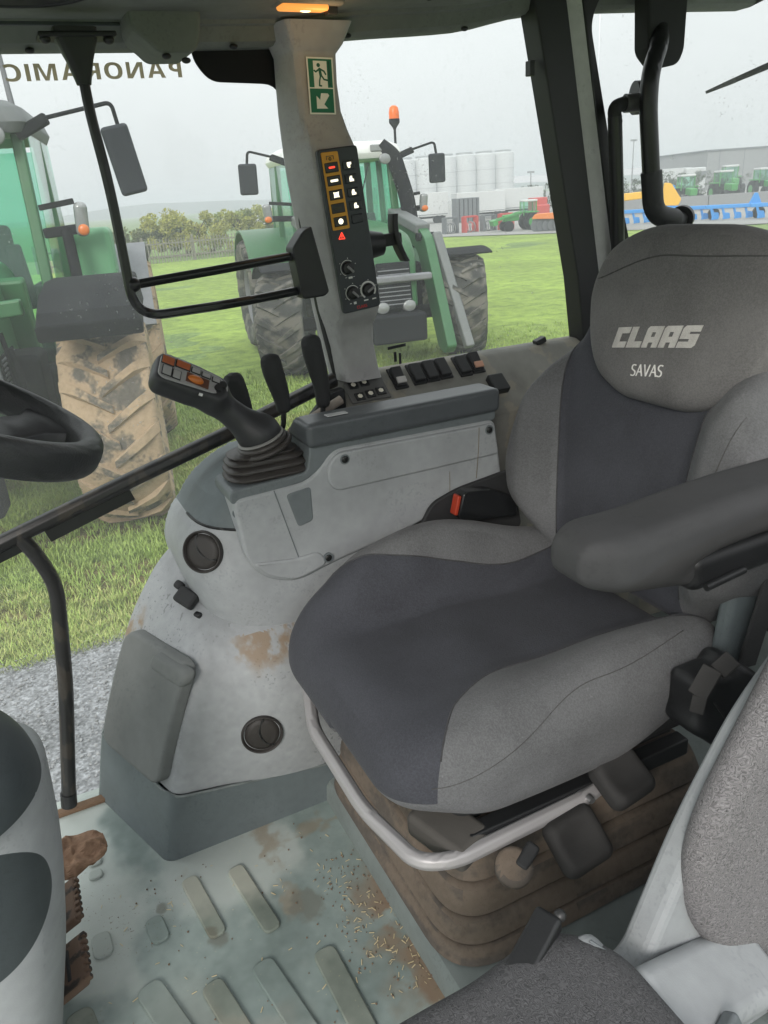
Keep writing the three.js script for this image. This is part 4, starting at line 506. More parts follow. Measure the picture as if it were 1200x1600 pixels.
  part('armrest_post', box(0.06, 0.22, 0.05, [1.06, 0.66, -0.79], [0, 0, -0.12], 0.02), M.base, ar);
}
// ---------------------------------------------------------------- right-hand control armrest
{
  const A = thing('control_armrest', 'light grey control armrest with a dark lid beside the driver seat', 'armrest', [0.6, 0.53, -1.42]);
  part('shell', slab([[0.312, 0.733, 0.022], [0.322, 0.60, 0.03], [0.356, 0.552, 0.04], [0.42, 0.527, 0.03], [0.50, 0.548], [0.668, 0.578], [0.926, 0.645, 0.02], [0.908, 0.786, 0.02], [0.525, 0.793, 0.03], [0.492, 0.757, 0.03], [0.46, 0.738]], 0.125, { r: 0.03, bevel: 0.007, p: [0, 0, -1.487] }), M.light, A);
  part('deck', slab([[0.308, 0.722], [0.310, 0.750, 0.012], [0.468, 0.756], [0.478, 0.80], [0.478, 0.822], [0.912, 0.822], [0.912, 0.782], [0.53, 0.788], [0.498, 0.757], [0.462, 0.738]], 0.118, { r: 0.012, bevel: 0.004, p: [0, 0, -1.4835] }), M.mid, A);
  part('side_panel', slab([[0.520, 0.706, 0.02], [0.505, 0.735, 0.02], [0.512, 0.768, 0.02], [0.534, 0.786, 0.02], [0.902, 0.779, 0.012], [0.914, 0.707], [0.72, 0.706]], 0.014, { r: 0.01, bevel: 0.005, p: [0, 0, -1.3690] }), M.light, A);
  part('lower_lip', slab([[0.330, 0.596, 0.02], [0.36, 0.558, 0.03], [0.42, 0.534, 0.02], [0.49, 0.552, 0.02], [0.475, 0.585, 0.02], [0.42, 0.582]], 0.012, { r: 0.02, bevel: 0.005, p: [0, 0, -1.3685] }), M.light, A);
  part('panel_gap', beam([0.395, 0.735, -1.3612], [0.438, 0.540, -1.3612], 0.0018, 0.0018, 0.0004), M.mid, A);
  part('inlay', slab([[0.418, 0.721], [0.470, 0.727], [0.468, 0.655], [0.436, 0.648]], 0.006, { r: 0.008, bevel: 0.002, p: [0, 0, -1.3655] }), M.mid, A);
  for (const [x, y, z] of [[0.546, 0.770, -1.3548], [0.888, 0.767, -1.3548], [0.491, 0.566, -1.3565], [0.362, 0.578, -1.363], [0.322, 0.70, -1.376]]) { const s = part('screw_recess', cyl([x, y, z - 0.004], [x, y, z + 0.0006], 0.0105, 0.0105, 20), M.mid, A); part('screw', lathe([[0, 0.003], [0.005, 0.003], [0.0075, 0.001], [0.0075, -0.002]], 16, { p: [x, y, z + 0.0005], r: [Math.PI / 2, 0, 0] }), M.trim, s); }
  const lid = part('lid', nets((x, y, z) => smax(sdBox(x - 0.692, y - 0.832, z + 1.408, 0.222, 0.026, 0.062, 0.012), (y - 0.862 + 3.0 * Math.max(0, -1.405 - z) ** 2 * 4 + 0.9 * Math.max(0, 0.50 - x) ** 1.5) * 0.9, 0.012), [0.44, 0.78, -1.49], [0.94, 0.88, -1.32], 0.006), plastic([0.085, 0.095, 0.102], 0.42), A, 'dark grey hinged lid with a small display');
  part('display', box(0.044, 0.002, 0.018, [0.545, 0.8585, -1.378], [0, 0, 0], 0.0006), new THREE.MeshStandardMaterial({ color: col(0.45, 0.46, 0.46), roughness: 0.15 }), lid);
  // stain running down the rear of the shell
  part('drip', [sweep([[0.862, 0.777, -1.3546], [0.86, 0.735, -1.3546], [0.858, 0.712, -1.3548], [0.857, 0.66, -1.3618]], 0.0009), sweep([[0.79, 0.69, -1.3618], [0.788, 0.63, -1.3618]], 0.0008)], plastic([0.22, 0.19, 0.15], 0.9), A);
  // joystick
  const J = thing('joystick', 'black drive joystick with orange keys on a ribbed boot', 'joystick', [0.41, 0.752, -1.42]);
  const foot = (e, y, dx = 0) => roundPoly([[0.322 + e + dx, -1.372 - e * 0.8], [0.322 + e + dx, -1.480 + e * 0.5], [0.500 - e + dx, -1.480 + e * 0.5], [0.500 - e + dx, -1.372 - e * 0.8]], 0.05, 8).map(([x, z]) => [x, y, z]);
  const secs = []; const steps = [[0.0, 0.752], [0.004, 0.768], [0.010, 0.782], [0.018, 0.795], [0.030, 0.806]]; const fold = (e0, y0, e1, y1) => { for (let k = 0; k <= 7; k++) { const t = k / 7; secs.push(foot(mix(e0, e1, t) - 0.011 * Math.sin(Math.PI * t) + 0.006, mix(y0, y1, t), -0.012 * (mix(y0, y1, t) - 0.752) / 0.05)); } };
  for (let i = 0; i < 4; i++) fold(steps[i][0], steps[i][1], steps[i + 1][0], steps[i + 1][1]);
  const rub = plastic([0.045, 0.040, 0.037], 0.5);
  part('boot', loft(secs, { crease: 1.4 }), rub, J);
  const ringAt = (x, y, z, r, h) => lathe([[0, h], [r * 0.9, h], [r, h * 0.7], [r, h * 0.3], [r * 0.95, 0], [0, 0]], 28, { p: [x, y, z], r: [0, 0, 0.28] });
  for (const [x, y, r] of [[0.407, 0.802, 0.058], [0.404, 0.812, 0.052]]) part('boot_ring', ringAt(x, y, -1.425, r, 0.012), rub, J);
  part('collar_ring', ringAt(0.401, 0.823, -1.425, 0.0475, 0.006), plastic([0.25, 0.25, 0.24], 0.6), J);
  const ax = V(0.86, -0.50, 0.06).normalize(), nn0 = V(0.30, 0.64, 0.70), nn = nn0.clone().addScaledVector(ax, -nn0.dot(ax)).normalize(), bi = nn.clone().cross(ax).normalize(), H = V(0.288, 0.955, -1.43);
  const loc = (x, y, z) => { const v = V(x - H.x, y - H.y, z - H.z); return [v.dot(ax), v.dot(nn), v.dot(bi)]; };
  const stick = (x, y, z) => { const [a, n, b] = loc(x, y, z); let d = sdBox(a + 0.004, n + 0.012, b, 0.070, 0.030, 0.036 - 0.10 * Math.max(0, a) , 0.020); d = smax(d, n - 0.0125, 0.006); let s = sdCap(x, y, z, [0.328, 0.908, -1.432], [0.392, 0.838, -1.425], 0.0245, 0.031); s = smin(s, sdCap(x, y, z, [0.402, 0.830, -1.425], [0.403, 0.828, -1.425], 0.040, 0.040), 0.03); d = smin(d, s, 0.025); return smax(d, 0.826 + 0.26 * (x - 0.402) - y, 0.005); };
  const st = part('grip', nets(stick, [0.18, 0.78, -1.50], [0.47, 1.04, -1.35], 0.005), plastic([0.02, 0.021, 0.023], 0.5), J);
  const q = new THREE.Quaternion().setFromRotationMatrix(new THREE.Matrix4().makeBasis(ax, bi, nn)), onF = (a, b, h = 0) => H.clone().addScaledVector(ax, a).addScaledVector(bi, b).addScaledVector(nn, h).toArray();
  const face = part('key_face', xf(slab([[-0.069, -0.022, 0.014], [-0.057, -0.029, 0.01], [0.045, -0.020, 0.01], [0.064, -0.010, 0.012], [0.064, 0.010, 0.012], [0.045, 0.022, 0.01], [-0.057, 0.028, 0.012], [-0.069, 0.020, 0.012]], 0.005, { bevel: 0.002 }), { p: onF(0, 0, 0.0095), q }), plastic([0.34, 0.34, 0.34], 0.45), J);
  const keyM = plastic([0.38, 0.38, 0.375], 0.5), orM = plastic([0.45, 0.12, 0.04], 0.45), orB = plastic([0.62, 0.17, 0.02], 0.35), gapM = M.black;
  const keyAt = (a, b, w, h, m, hh = 0.0155) => part('key', xf(new RoundedBoxGeometry(w, h, 0.004, 2, 0.0015), { p: onF(a, b, hh), q }), m, face);
  for (const [a, b, w, h] of [[-0.055, 0.012, 0.022, 0.017], [-0.027, 0.0145, 0.026, 0.015]]) { keyAt(a, b, w + 0.003, h + 0.003, gapM, 0.0143); keyAt(a, b, w, h, orM); }
  for (const [a, b, w, h] of [[-0.054, -0.011, 0.016, 0.020], [-0.036, -0.012, 0.014, 0.018], [-0.002, 0.013, 0.016, 0.010], [0.018, 0.012, 0.016, 0.009], [0.038, 0.010, 0.014, 0.009]]) { keyAt(a, b, w + 0.003, h + 0.003, gapM, 0.0143); keyAt(a, b, w, h, keyM); }
  part('thumb_well', xf(new RoundedBoxGeometry(0.044, 0.022, 0.003, 2, 0.001), { p: onF(0.004, -0.007, 0.0140), q }), plastic([0.12, 0.05, 0.03], 0.4), face);
  part('thumb_wheel', xf(new THREE.SphereGeometry(0.012, 18, 12), { p: onF(0.000, -0.007, 0.014), q, s: [1.3, 0.75, 0.7] }), orB, face);
  for (const [a, b] of [[0.044, -0.006], [0.052, 0.005]]) part('round_key', xf(new THREE.CylinderGeometry(0.0075, 0.0075, 0.006, 16), { p: onF(a, b, 0.015), q: q.clone().multiply(new THREE.Quaternion().setFromEuler(new THREE.Euler(Math.PI / 2, 0, 0))) }), M.black, face);
  { const p0 = hitS(stick, [0.292, 0.935, -1.33], [0, 0, -1]); part('side_mark', box(0.007, 0.005, 0.0012, [p0[0], p0[1], p0[2]], [0, 0, -0.5], 0), M.white, J); }
  // hydraulic levers behind
  const lever = (pts, label, base) => { const T = thing('hydraulic_lever', label, 'lever', base, 'hydraulic levers between joystick and pillar');
    const P = new THREE.CatmullRomCurve3(pts.map((p) => V(...p))).getPoints(28); part('paddle', sweep(P, (t) => { const k = Math.sqrt(Math.max(0.02, 1 - Math.abs(2 * t - 1) ** (t < 0.5 ? 7 : 14))), w = 0.0215 * k * (0.70 + 0.30 * ss(0.9, 0.35, t)), h = 0.010 * k; return Array.from({ length: 14 }, (_, j) => [Math.cos(j / 7 * Math.PI) * w, Math.sin(j / 7 * Math.PI) * h]); }, { up: V(-0.5, 0.2, 1), crease: 2 }), M.blackMatt, T);
    const e = pts[pts.length - 1]; part('stem', sweep(fillet([[e[0], e[1] + 0.02, e[2]], [e[0] - 0.004, e[1] - 0.03, e[2]], [e[0] - 0.05, e[1] - 0.085, e[2] - 0.01], [e[0] - 0.06, e[1] - 0.16, e[2] - 0.01]], 0.02), 0.0055), M.black, T); };
  lever([[0.379, 0.945, -1.505], [0.384, 0.915, -1.50], [0.395, 0.86, -1.50], [0.398, 0.82, -1.50]], 'shortest black lever paddle, just behind the joystick', [0.39, 0.70, -1.5]);
  lever([[0.462, 0.972, -1.505], [0.464, 0.94, -1.50], [0.476, 0.88, -1.50], [0.478, 0.845, -1.50]], 'middle black lever paddle of the three', [0.47, 0.72, -1.5]);
  lever([[0.553, 0.998, -1.505], [0.554, 0.965, -1.50], [0.566, 0.89, -1.50], [0.566, 0.84, -1.50]], 'tallest black lever paddle, right against the pillar', [0.56, 0.72, -1.5]);
  const gate = thing('lever_gate', 'pale worn lever mounting plate behind the control armrest', 'plate', [0.5, 0.55, -1.53]);
  part('plate', slab([[0.40, 0.735], [0.49, 0.79, 0.02], [0.60, 0.80], [0.62, 0.60], [0.42, 0.60]], 0.03, { r: 0.01, bevel: 0.005, p: [0, 0, -1.545] }), plastic([0.40, 0.37, 0.33], 0.8), gate);
  part('pivot', cyl([0.50, 0.80, -1.52], [0.62, 0.845, -1.53], 0.010, 0.010, 14), plastic([0.30, 0.26, 0.22], 0.6), gate);
  part('spacer', cyl([0.505, 0.79, -1.53], [0.505, 0.79, -1.50], 0.018, 0.018, 16), plastic([0.22, 0.15, 0.10], 0.7), gate);
  part('bracket', slab([[0.52, 0.70], [0.64, 0.74], [0.64, 0.865], [0.60, 0.86], [0.54, 0.80]], 0.02, { r: 0.01, bevel: 0.004, p: [0, 0, -1.57] }), M.black, gate);
}
// ---------------------------------------------------------------- tubes and rails by the window
{
  const R = thing('monitor_rail', 'black tubular monitor rail hanging from the roof to the pillar', 'rail', [0.21, 1.08, -1.5]);
  part('tube', sweep(fillet([[0.205, 1.50, -1.502], [0.203, 1.42, -1.50], [0.213, 1.30, -1.50], [0.215, 1.20, -1.50], [0.216, 1.072, -1.50], [0.40, 1.077, -1.50], [0.585, 1.088, -1.515]], 0.055, 10), 0.0088), M.tube, R);
  part('cross_tube', sweep([[0.217, 1.130, -1.50], [0.39, 1.142, -1.50], [0.54, 1.153, -1.508]], 0.0084), M.tube, R);
  part('weld', xf(new THREE.SphereGeometry(0.0135, 14, 10), { p: [0.224, 1.1305, -1.50] }), M.tube, R);
  part('roof_bracket', loft([[1.530, 0.034, 0.022], [1.513, 0.032, 0.022], [1.485, 0.021, 0.017], [1.462, 0.0145, 0.014], [1.450, 0.0115, 0.0115]].map(([y, a, b]) => roundPoly([[0.203 - a, -1.50 - b], [0.203 + a, -1.50 - b], [0.203 + a, -1.50 + b], [0.203 - a, -1.50 + b]], 0.012).map(([x, z]) => [x, y, z])), { crease: 0.8 }), M.black, R);
  part('roof_plate', box(0.12, 0.008, 0.05, [0.205, 1.519, -1.50], [0, 0, 0.02], 0.003), M.black, R);
  for (const x of [0.155, 0.252]) part('bolt', xf(new THREE.SphereGeometry(0.009, 12, 8), { p: [x, 1.512, -1.485], s: [1, 0.8, 1] }), M.trim, R);
  part('pillar_plate', slab([[0.528, 1.168, 0.006], [0.553, 1.198, 0.008], [0.572, 1.205], [0.597, 1.08], [0.588, 1.072, 0.006], [0.540, 1.070, 0.008]], 0.045, { r: 0.004, bevel: 0.004, p: [0, 0, -1.528] }), M.black, R);
  const H = thing('window_bar', 'long worn black bar sloping along the bottom of the side window', 'bar', [0.2, 0.03, -1.575]);
  const worn = new THREE.MeshStandardMaterial({ color: col(0.9, 0.9, 0.9), roughness: 0.4, map: rep(tex(512, 256, (u, v) => { const n = fbm(u * 20, v * 8, 3, 5), k = ss(0.52, 0.60, n); return [mix(0.14, 0.22, k), mix(0.14, 0.205, k), mix(0.14, 0.185, k)]; }, true), 2.2), bumpMap: rep(grainT, 14), bumpScale: 0.0002 });
  part('bar', sweep([[-0.45, 0.560, -1.58], [-0.106, 0.668, -1.58], [0.154, 0.742, -1.58], [0.365, 0.800, -1.58], [0.562, 0.860, -1.58], [0.63, 0.878, -1.585]], 0.0165), worn, H);
  part('rubber_lip', sweep([[-0.02, 0.668, -1.582], [0.06, 0.692, -1.582], [0.155, 0.7195, -1.582]], [[-0.008, -0.018], [0.008, -0.018], [0.008, 0.012], [-0.008, 0.012]]), M.trim, H);
  part('rubber_lip', sweep([[-0.30, 0.585, -1.582], [-0.06, 0.656, -1.582]], [[-0.006, -0.010], [0.006, -0.010], [0.006, 0.012], [-0.006, 0.012]]), M.trim, H);
  part('post', sweep(fillet([[-0.07, 0.68, -1.578], [-0.045, 0.625, -1.575], [-0.026, 0.555, -1.575], [-0.055, 0.33, -1.57], [-0.108, 0.05, -1.562]], 0.06, 8), 0.0155), worn, H);
  part('post_foot', sweep([[-0.107, 0.06, -1.562], [-0.112, 0.028, -1.561]], 0.0175), M.black, H);
  // grab tube, strut and wiper at the rear window
  const G = thing('grab_tube', 'glossy black curved tube fixed to the rear window above the seat', 'handle', [1.47, 1.14, -1.53]);
  part('tube', sweep(fillet([[1.492, 1.56, -1.55], [1.462, 1.525, -1.515], [1.425, 1.47, -1.50], [1.424, 1.40, -1.50], [1.447, 1.25, -1.50]], 0.05, 8), 0.0205), M.tube, G);
  part('elbow', sweep(fillet([[1.446, 1.262, -1.50], [1.462, 1.165, -1.50], [1.535, 1.150, -1.497], [1.56, 1.150, -1.505]], 0.055, 10), (t) => 0.0245 - 0.007 * ss(0.55, 0.95, t)), plastic([0.03, 0.031, 0.033], 0.6), G);
  part('flange', cyl([1.553, 1.150, -1.502], [1.570, 1.152, -1.513], 0.030, 0.030, 28), M.black, G);
  const hb = part('head_box', slab([[1.44, 1.66], [1.45, 1.515, 0.015], [1.49, 1.482, 0.02], [1.545, 1.490, 0.025], [1.56, 1.52], [1.56, 1.66]], 0.05, { r: 0.012, bevel: 0.006, p: [0.0, 0, -1.585] }), M.blackMatt, G); 
  const K = thing('gas_strut', 'thin black gas strut leaning beside the black pillar', 'strut', [1.39, 1.0, -1.56]);
  part('cylinder', sweep([[1.372, 1.385, -1.55], [1.40, 1.20, -1.56], [1.425, 0.95, -1.565]], 0.0165), M.tube, K);
  part('eye', sweep(fillet([[1.376, 1.37, -1.55], [1.367, 1.405, -1.55], [1.40, 1.412, -1.55]], 0.02), 0.0155), M.blackMatt, K);
  part('ball_stud', cyl([1.40, 1.412, -1.55], [1.455, 1.412, -1.535], 0.020, 0.020, 20), plastic([0.10, 0.10, 0.10], 0.4), K);
  part('stud_plate', cyl([1.445, 1.425, -1.57], [1.458, 1.425, -1.565], 0.036, 0.036, 24), M.black, K);
  const W = thing('wiper', 'thin black wiper arm outside the rear window', 'wiper', [1.8, 1.40, -1.5]);
  part('arm', sweep([[1.90, 1.52, -1.44], [1.80, 1.478, -1.52], [1.752, 1.458, -1.557]], (t) => mix(0.009, 0.006, t)), M.blackMatt, W); part('tip', sweep([[1.755, 1.459, -1.555], [1.70, 1.437, -1.593]], (t) => mix(0.0065, 0.0035, t)), plastic([0.08, 0.08, 0.08], 0.6), W);
}
// ---------------------------------------------------------------- steering wheel and column
{
  const C = V(-0.105, 1.068, -1.03), al = 0.52, R = 0.190, X = V(Math.cos(al), -Math.sin(al), 0), Z = V(0, 0, 1), N = V(Math.sin(al), Math.cos(al), 0);
  const at = (a, r, h = 0) => C.clone().addScaledVector(X, Math.cos(a) * r).addScaledVector(Z, Math.sin(a) * r).addScaledVector(N, h);
  const S = thing('steering_wheel', 'black steering wheel rim with moulded spokes at the left edge', 'steering wheel', at(0, 0, -0.06).toArray());
  const leather = plastic([0.030, 0.032, 0.034], 0.5, { bumpMap: rep(tex(256, 256, (u, v) => fbm(u * 64, v * 64, 6, 2, 64)), 12), bumpScale: 0.0004 });
  const n = 72, secs = []; for (let i = 0; i < n; i++) { const a = i / n * 2 * Math.PI; secs.push(Array.from({ length: 20 }, (_, j) => { const q = j / 10 * Math.PI, c = Math.cos(q), s = Math.sin(q); return at(a, R + 0.0160 * Math.sign(c) * Math.pow(Math.abs(c), 0.8), 0.0225 * Math.sign(s) * Math.pow(Math.abs(s), 0.8)); })); }
  part('rim', loft(secs, { ring: true, caps: false, crease: 2 }), leather, S);
  for (const a of [-0.55, 2.6, 4.2]) { const sp = []; for (let k = 0; k <= 8; k++) { const t = k / 8, r = mix(0.05, R - 0.008, t), w = mix(0.040, 0.030, t) + 0.030 * ss(0.75, 1, t), h0 = mix(-0.05, -0.004, t), hh = 0.012; const d = V(0, 0, 0).addScaledVector(X, -Math.sin(a)).addScaledVector(Z, Math.cos(a)); sp.push(roundPoly([[-w, -hh], [w, -hh], [w, hh], [-w, hh]], 0.008, 3).map(([p, q]) => at(a, r, h0 + q).addScaledVector(d, p))); } part('spoke', loft(sp, { crease: 1 }), plastic([0.055, 0.056, 0.060], 0.5), S); }
  const hub = part('hub', xf(new THREE.CylinderGeometry(0.062, 0.07, 0.05, 32), { p: at(0, 0, -0.055).toArray(), q: new THREE.Quaternion().setFromUnitVectors(V(0, 1, 0), N) }), M.black, S);
  part('hub_plate', xf(new RoundedBoxGeometry(0.10, 0.006, 0.09, 2, 0.002), { p: at(0, 0, -0.028).toArray(), q: new THREE.Quaternion().setFromUnitVectors(V(0, 1, 0), N) }), plastic([0.35, 0.36, 0.36], 0.4), hub);
  // column console
  const K = thing('steering_column', 'grey steering column console with dark cover panels at lower left', 'console', [-0.24, 0, -1.02]);
  const body = (x, y, z) => { const e = curve([[0, -0.185], [0.15, -0.147], [0.30, -0.112], [0.45, -0.090], [0.60, -0.084], [0.72, -0.115]])(y), cx = -0.24, hx = e - cx, hz = 0.165 - 0.02 * y; const dx = (x - cx) / hx, dz = (z + 1.02) / hz; let d = (Math.pow(Math.abs(dx) ** 2.6 + Math.abs(dz) ** 2.6, 1 / 2.6) - 1) * Math.min(hx, hz) * 0.9; d = smax(d, y - (0.570 + 0.10 * (z + 1.02)), 0.03); return Math.max(d, -y); };
  const bg = nets(body, [-0.46, -0.01, -1.25], [0.0, 0.72, -0.80], 0.008);
  const inset = (x, y, z) => { const a = (x + 0.245) / 0.135, b = (y - 0.44) / 0.105; return Math.max(Math.pow(Math.abs(a) ** 2.3 + Math.abs(b) ** 2.3, 1 / 2.3) - 1, (-0.985 - z) * 6); };
  const [ins, rest] = splitGeo(bg, inset); const kb = part('shell', rest, M.light, K); part('cover_panel', ins, plastic([0.045, 0.056, 0.06], 0.5), kb, 'dark scuffed inset panel');
  part('top_cowl', nets((x, y, z) => smax(Math.hypot((x + 0.212) / 1.0, (y - 0.565) / 1.02, (z + 0.975) / 1.1) - 0.122, 0.545 - y, 0.01), [-0.38, 0.56, -1.16], [-0.05, 0.78, -0.80], 0.007), plastic([0.05, 0.062, 0.067], 0.5), K);
  part('column_stem', cyl([-0.19, 0.66, -1.03], [-0.135, 1.05, -1.04], 0.06, 0.05, 24), M.black, K);
}
// ---------------------------------------------------------------- pedals
{
  const mud = new THREE.MeshStandardMaterial({ color: col(1, 1, 1), roughness: 0.95, map: rep(tex(256, 256, (u, v) => { const n = fbm(u * 9, v * 9, 3, 5, 9), k = ss(0.42, 0.55, n); return [mix(0.24, 0.47, k), mix(0.21, 0.37, k), mix(0.19, 0.30, k)]; }, true), 7), bumpMap: rep(mottleT, 9), bumpScale: 0.002 });
  const mud2 = new THREE.MeshStandardMaterial({ color: col(0.6, 0.62, 0.64), roughness: 0.85, map: mud.map, bumpMap: mud.bumpMap, bumpScale: 0.002 });
  const a = thing('accelerator_pedal', 'mud caked brown pedal plate, farthest of the three pedals', 'pedal', [-0.12, 0, -1.31], 'pedals at the column foot');
  const wob = (g, k) => { const q = g.index ? g.toNonIndexed() : g, p = q.attributes.position; for (let i = 0; i < p.count; i++) { const x = p.getX(i), y = p.getY(i), z = p.getZ(i); p.setY(i, y + k * (vn(x * 60, y * 60, z * 60) - 0.5)); p.setX(i, x + k * 0.7 * (vn(x * 50 + 9, y * 50, z * 50) - 0.5)); } q.computeVertexNormals(); return q; };
  part('pad', wob(xf(new THREE.SphereGeometry(0.05, 36, 24), { p: [-0.118, 0.112, -1.305], r: [0.18, 0.0, 0.1], s: [1.45, 0.32, 0.95] }), 0.022), new THREE.MeshStandardMaterial({ color: col(1, 0.96, 0.9), roughness: 1, map: rep(tex(256, 256, (u, v) => { const n = fbm(u * 14, v * 14, 3, 5, 14); return [0.52 + 0.3 * (n - 0.5), 0.42 + 0.28 * (n - 0.5), 0.35 + 0.25 * (n - 0.5)]; }, true), 7), bumpMap: rep(mottleT, 12), bumpScale: 0.004 }), a); part('arm', cyl([-0.17, 0.10, -1.31], [-0.30, 0.22, -1.28], 0.012, 0.012, 12), M.black, a);
  for (const [z, label] of [[-1.17, 'muddy ribbed brake pedal, middle of the three pedals'], [-1.042, 'muddy ribbed brake pedal, nearest of the three pedals']]) {
    const b = thing('brake_pedal', label, 'pedal', [-0.16, 0, z], 'pedals at the column foot');
    part('pad', wob(xf(new RoundedBoxGeometry(0.10, 0.016, 0.098, 6, 0.006), { p: [-0.158, 0.112, z], r: [0, 0, 0.42] }), 0.008), mud2, b);
    for (let k = 0; k < 7; k++) part('tread_rib', box(0.012, 0.012, 0.009, [-0.112, 0.133 + 0.0005 * k, z - 0.044 + k * 0.0145], [0, 0, 0.42], 0.003), mud2, b);
    part('slot', box(0.006, 0.004, 0.06, [-0.140, 0.129, z], [0, 0, 0.42], 0.001), M.blackMatt, b);
    part('arm', cyl([-0.19, 0.10, z], [-0.29, 0.30, z - 0.02], 0.012, 0.012, 12), M.black, b);
  }
}
// ---------------------------------------------------------------- folding passenger seat in the near corner
{
  const S = thing('passenger_seat', 'folding passenger seat with textured grey pads in the near corner', 'seat', [0.55, 0.058, -0.42]);
  const worm = tex(512, 512, (u, v) => { const a = fbm(u * 26, v * 26, 3, 2, 26), b = fbm(u * 26, v * 26, 13, 2, 26), l = Math.sin((a * 9 + Math.sin(u * 30 * Math.PI * 2) * 0.25) * 6.28), m = Math.sin(b * 40); return clamp(0.5 + 0.42 * (Math.abs(l) - 0.5) + 0.16 * m); });
  const pad = (c) => new THREE.MeshStandardMaterial({ color: col(...c), roughness: 0.95, map: rep(worm, 5.5), bumpMap: rep(worm, 5.5), bumpScale: 0.0011 });
  // cushion
  part('cushion', nets((x, y, z) => { let d = smax(y - (0.398 + 0.012 * Math.sin(clamp((x - 0.12) / 0.36) * 3.1)), Math.hypot(Math.max(Math.abs(x - 0.29) - 0.115, 0), Math.max(Math.abs(z + 0.33) - 0.13, 0)) - 0.085 - 0.02 * ss(0.3, 0.45, x), 0.05); return smax(d, 0.31 - y, 0.03); }, [0.04, 0.28, -0.60], [0.56, 0.47, -0.06], 0.008), pad([0.14, 0.14, 0.145]), S, 'dark grey textured cushion');
  part('shell', slab([[0.78, 0.745, 0.05], [0.683, 0.648, 0.05], [0.602, 0.508, 0.05], [0.536, 0.345, 0.01], [0.520, 0.330, 0.01], [0.480, 0.396, 0.03], [0.45, 0.396, 0.02], [0.40, 0.33], [0.45, 0.06], [1.2, 0.06], [1.2, 0.75]], 0.045, { r: 0.03, bevel: 0.012, p: [0, 0, -0.528] }), M.light, S, 'smooth light grey plastic shell');
  part('shell_foot', box(0.24, 0.05, 0.10, [0.60, 0.315, -0.44], [0.35, 0, -0.35], 0.02), M.light, S);
  part('back_pad', nets((x, y, z) => { const d1 = -0.869 * (x - 0.560) + 0.494 * (y - 0.485), d2 = -0.84 * (x - 0.570) - 0.545 * (y - 0.43); let d = smax(d1, d2, 0.13); d = smax(d, y - 0.86 + 0.3 * (x - 0.85), 0.08); d = smax(d, x - 1.1, 0.05); return smax(d, Math.abs(z + 0.482) - 0.022 - 0.008 * clamp(-d / 0.1), 0.03); }, [0.54, 0.0, -0.54], [1.14, 0.92, -0.42], 0.008), pad([0.30, 0.29, 0.295]), S, 'speckled pale grey textured back pad');
  part('shell_gap', sweep([[0.470, 0.3975, -0.51], [0.49, 0.385, -0.4815], [0.52, 0.34, -0.4815]], 0.0018), M.mid, S);
  const cl = thing('document_clip', 'black plastic clip beside the passenger seat cushion', 'clip', [0.41, 0.39, -0.53]);
  part('sleeve', box(0.085, 0.03, 0.035, [0.405, 0.40, -0.535], [0.1, 0.45, 0.25], 0.006), M.black, cl); part('pin', xf(new THREE.SphereGeometry(0.008, 12, 8), { p: [0.449, 0.419, -0.542] }), plastic([0.03, 0.03, 0.03], 0.4), cl);
  const la = thing('seat_latch', 'dark latch block set into the passenger seat shell', 'latch', [0.60, 0.30, -0.39]);
  part('plate', box(0.05, 0.045, 0.02, [0.560, 0.33, -0.372], [-0.6, 0.3, 0.2], 0.006), M.mid, la); part('bolt', cyl([0.560, 0.343, -0.366], [0.558, 0.353, -0.357], 0.012, 0.010, 16), M.base, la);
}
// ================================================================ outdoors (ground is y = -1.25)
const GY = -1.25;
M.green = new THREE.MeshStandardMaterial({ color: col(0.036, 0.135, 0.05), roughness: 0.38, map: rep(mottleT, 0.7) });
M.rubberOut = new THREE.MeshStandardMaterial({ color: col(1, 1, 1), roughness: 0.95, map: rep(tex(512, 512, (u, v) => { const n = fbm(u * 7, v * 7, 3, 6, 7), f = fbm(u * 60, v * 60, 8, 2, 60), k = ss(0.30, 0.48, n + 0.15 * (f - 0.5)); return [mix(0.36, 0.62, k) + 0.08 * (f - 0.5), mix(0.34, 0.54, k) + 0.08 * (f - 0.5), mix(0.31, 0.44, k) + 0.08 * (f - 0.5)]; }, true), 0.8), bumpMap: rep(mottleT, 3), bumpScale: 0.006 });
M.rubberGrey = new THREE.MeshStandardMaterial({ color: col(0.55, 0.56, 0.56), roughness: 0.95, map: rep(tex(256, 256, (u, v) => { const n = fbm(u * 8, v * 8, 13, 5, 8), k = ss(0.36, 0.6, n); return [mix(0.28, 0.52, k), mix(0.28, 0.50, k), mix(0.27, 0.46, k)]; }, true), 0.9), bumpMap: rep(mottleT, 3), bumpScale: 0.006 });
M.redRim = new THREE.MeshStandardMaterial({ color: col(0.38, 0.05, 0.035), roughness: 0.6 }); M.greyOut = new THREE.MeshStandardMaterial({ color: col(0.20, 0.205, 0.22), roughness: 0.7, map: rep(mottleT, 1) });
M.darkOut = new THREE.MeshPhysicalMaterial({ color: col(0.013, 0.014, 0.017), roughness: 0.8, specularIntensity: 0.25, map: rep(mottleT, 1) });
M.tint = new THREE.MeshPhysicalMaterial({ color: col(0.66, 0.90, 0.80), roughness: 0.06, transmission: 0.96, thickness: 0, ior: 1.3, side: THREE.DoubleSide });
M.lampGlass = new THREE.MeshStandardMaterial({ color: col(0.30, 0.31, 0.31), roughness: 0.25, metalness: 0.3, map: rep(mottleT, 3) });
M.mirror = new THREE.MeshPhysicalMaterial({ specularIntensity: 0.4, color: col(0.03, 0.034, 0.042), roughness: 0.6, map: rep(mottleT, 3) });
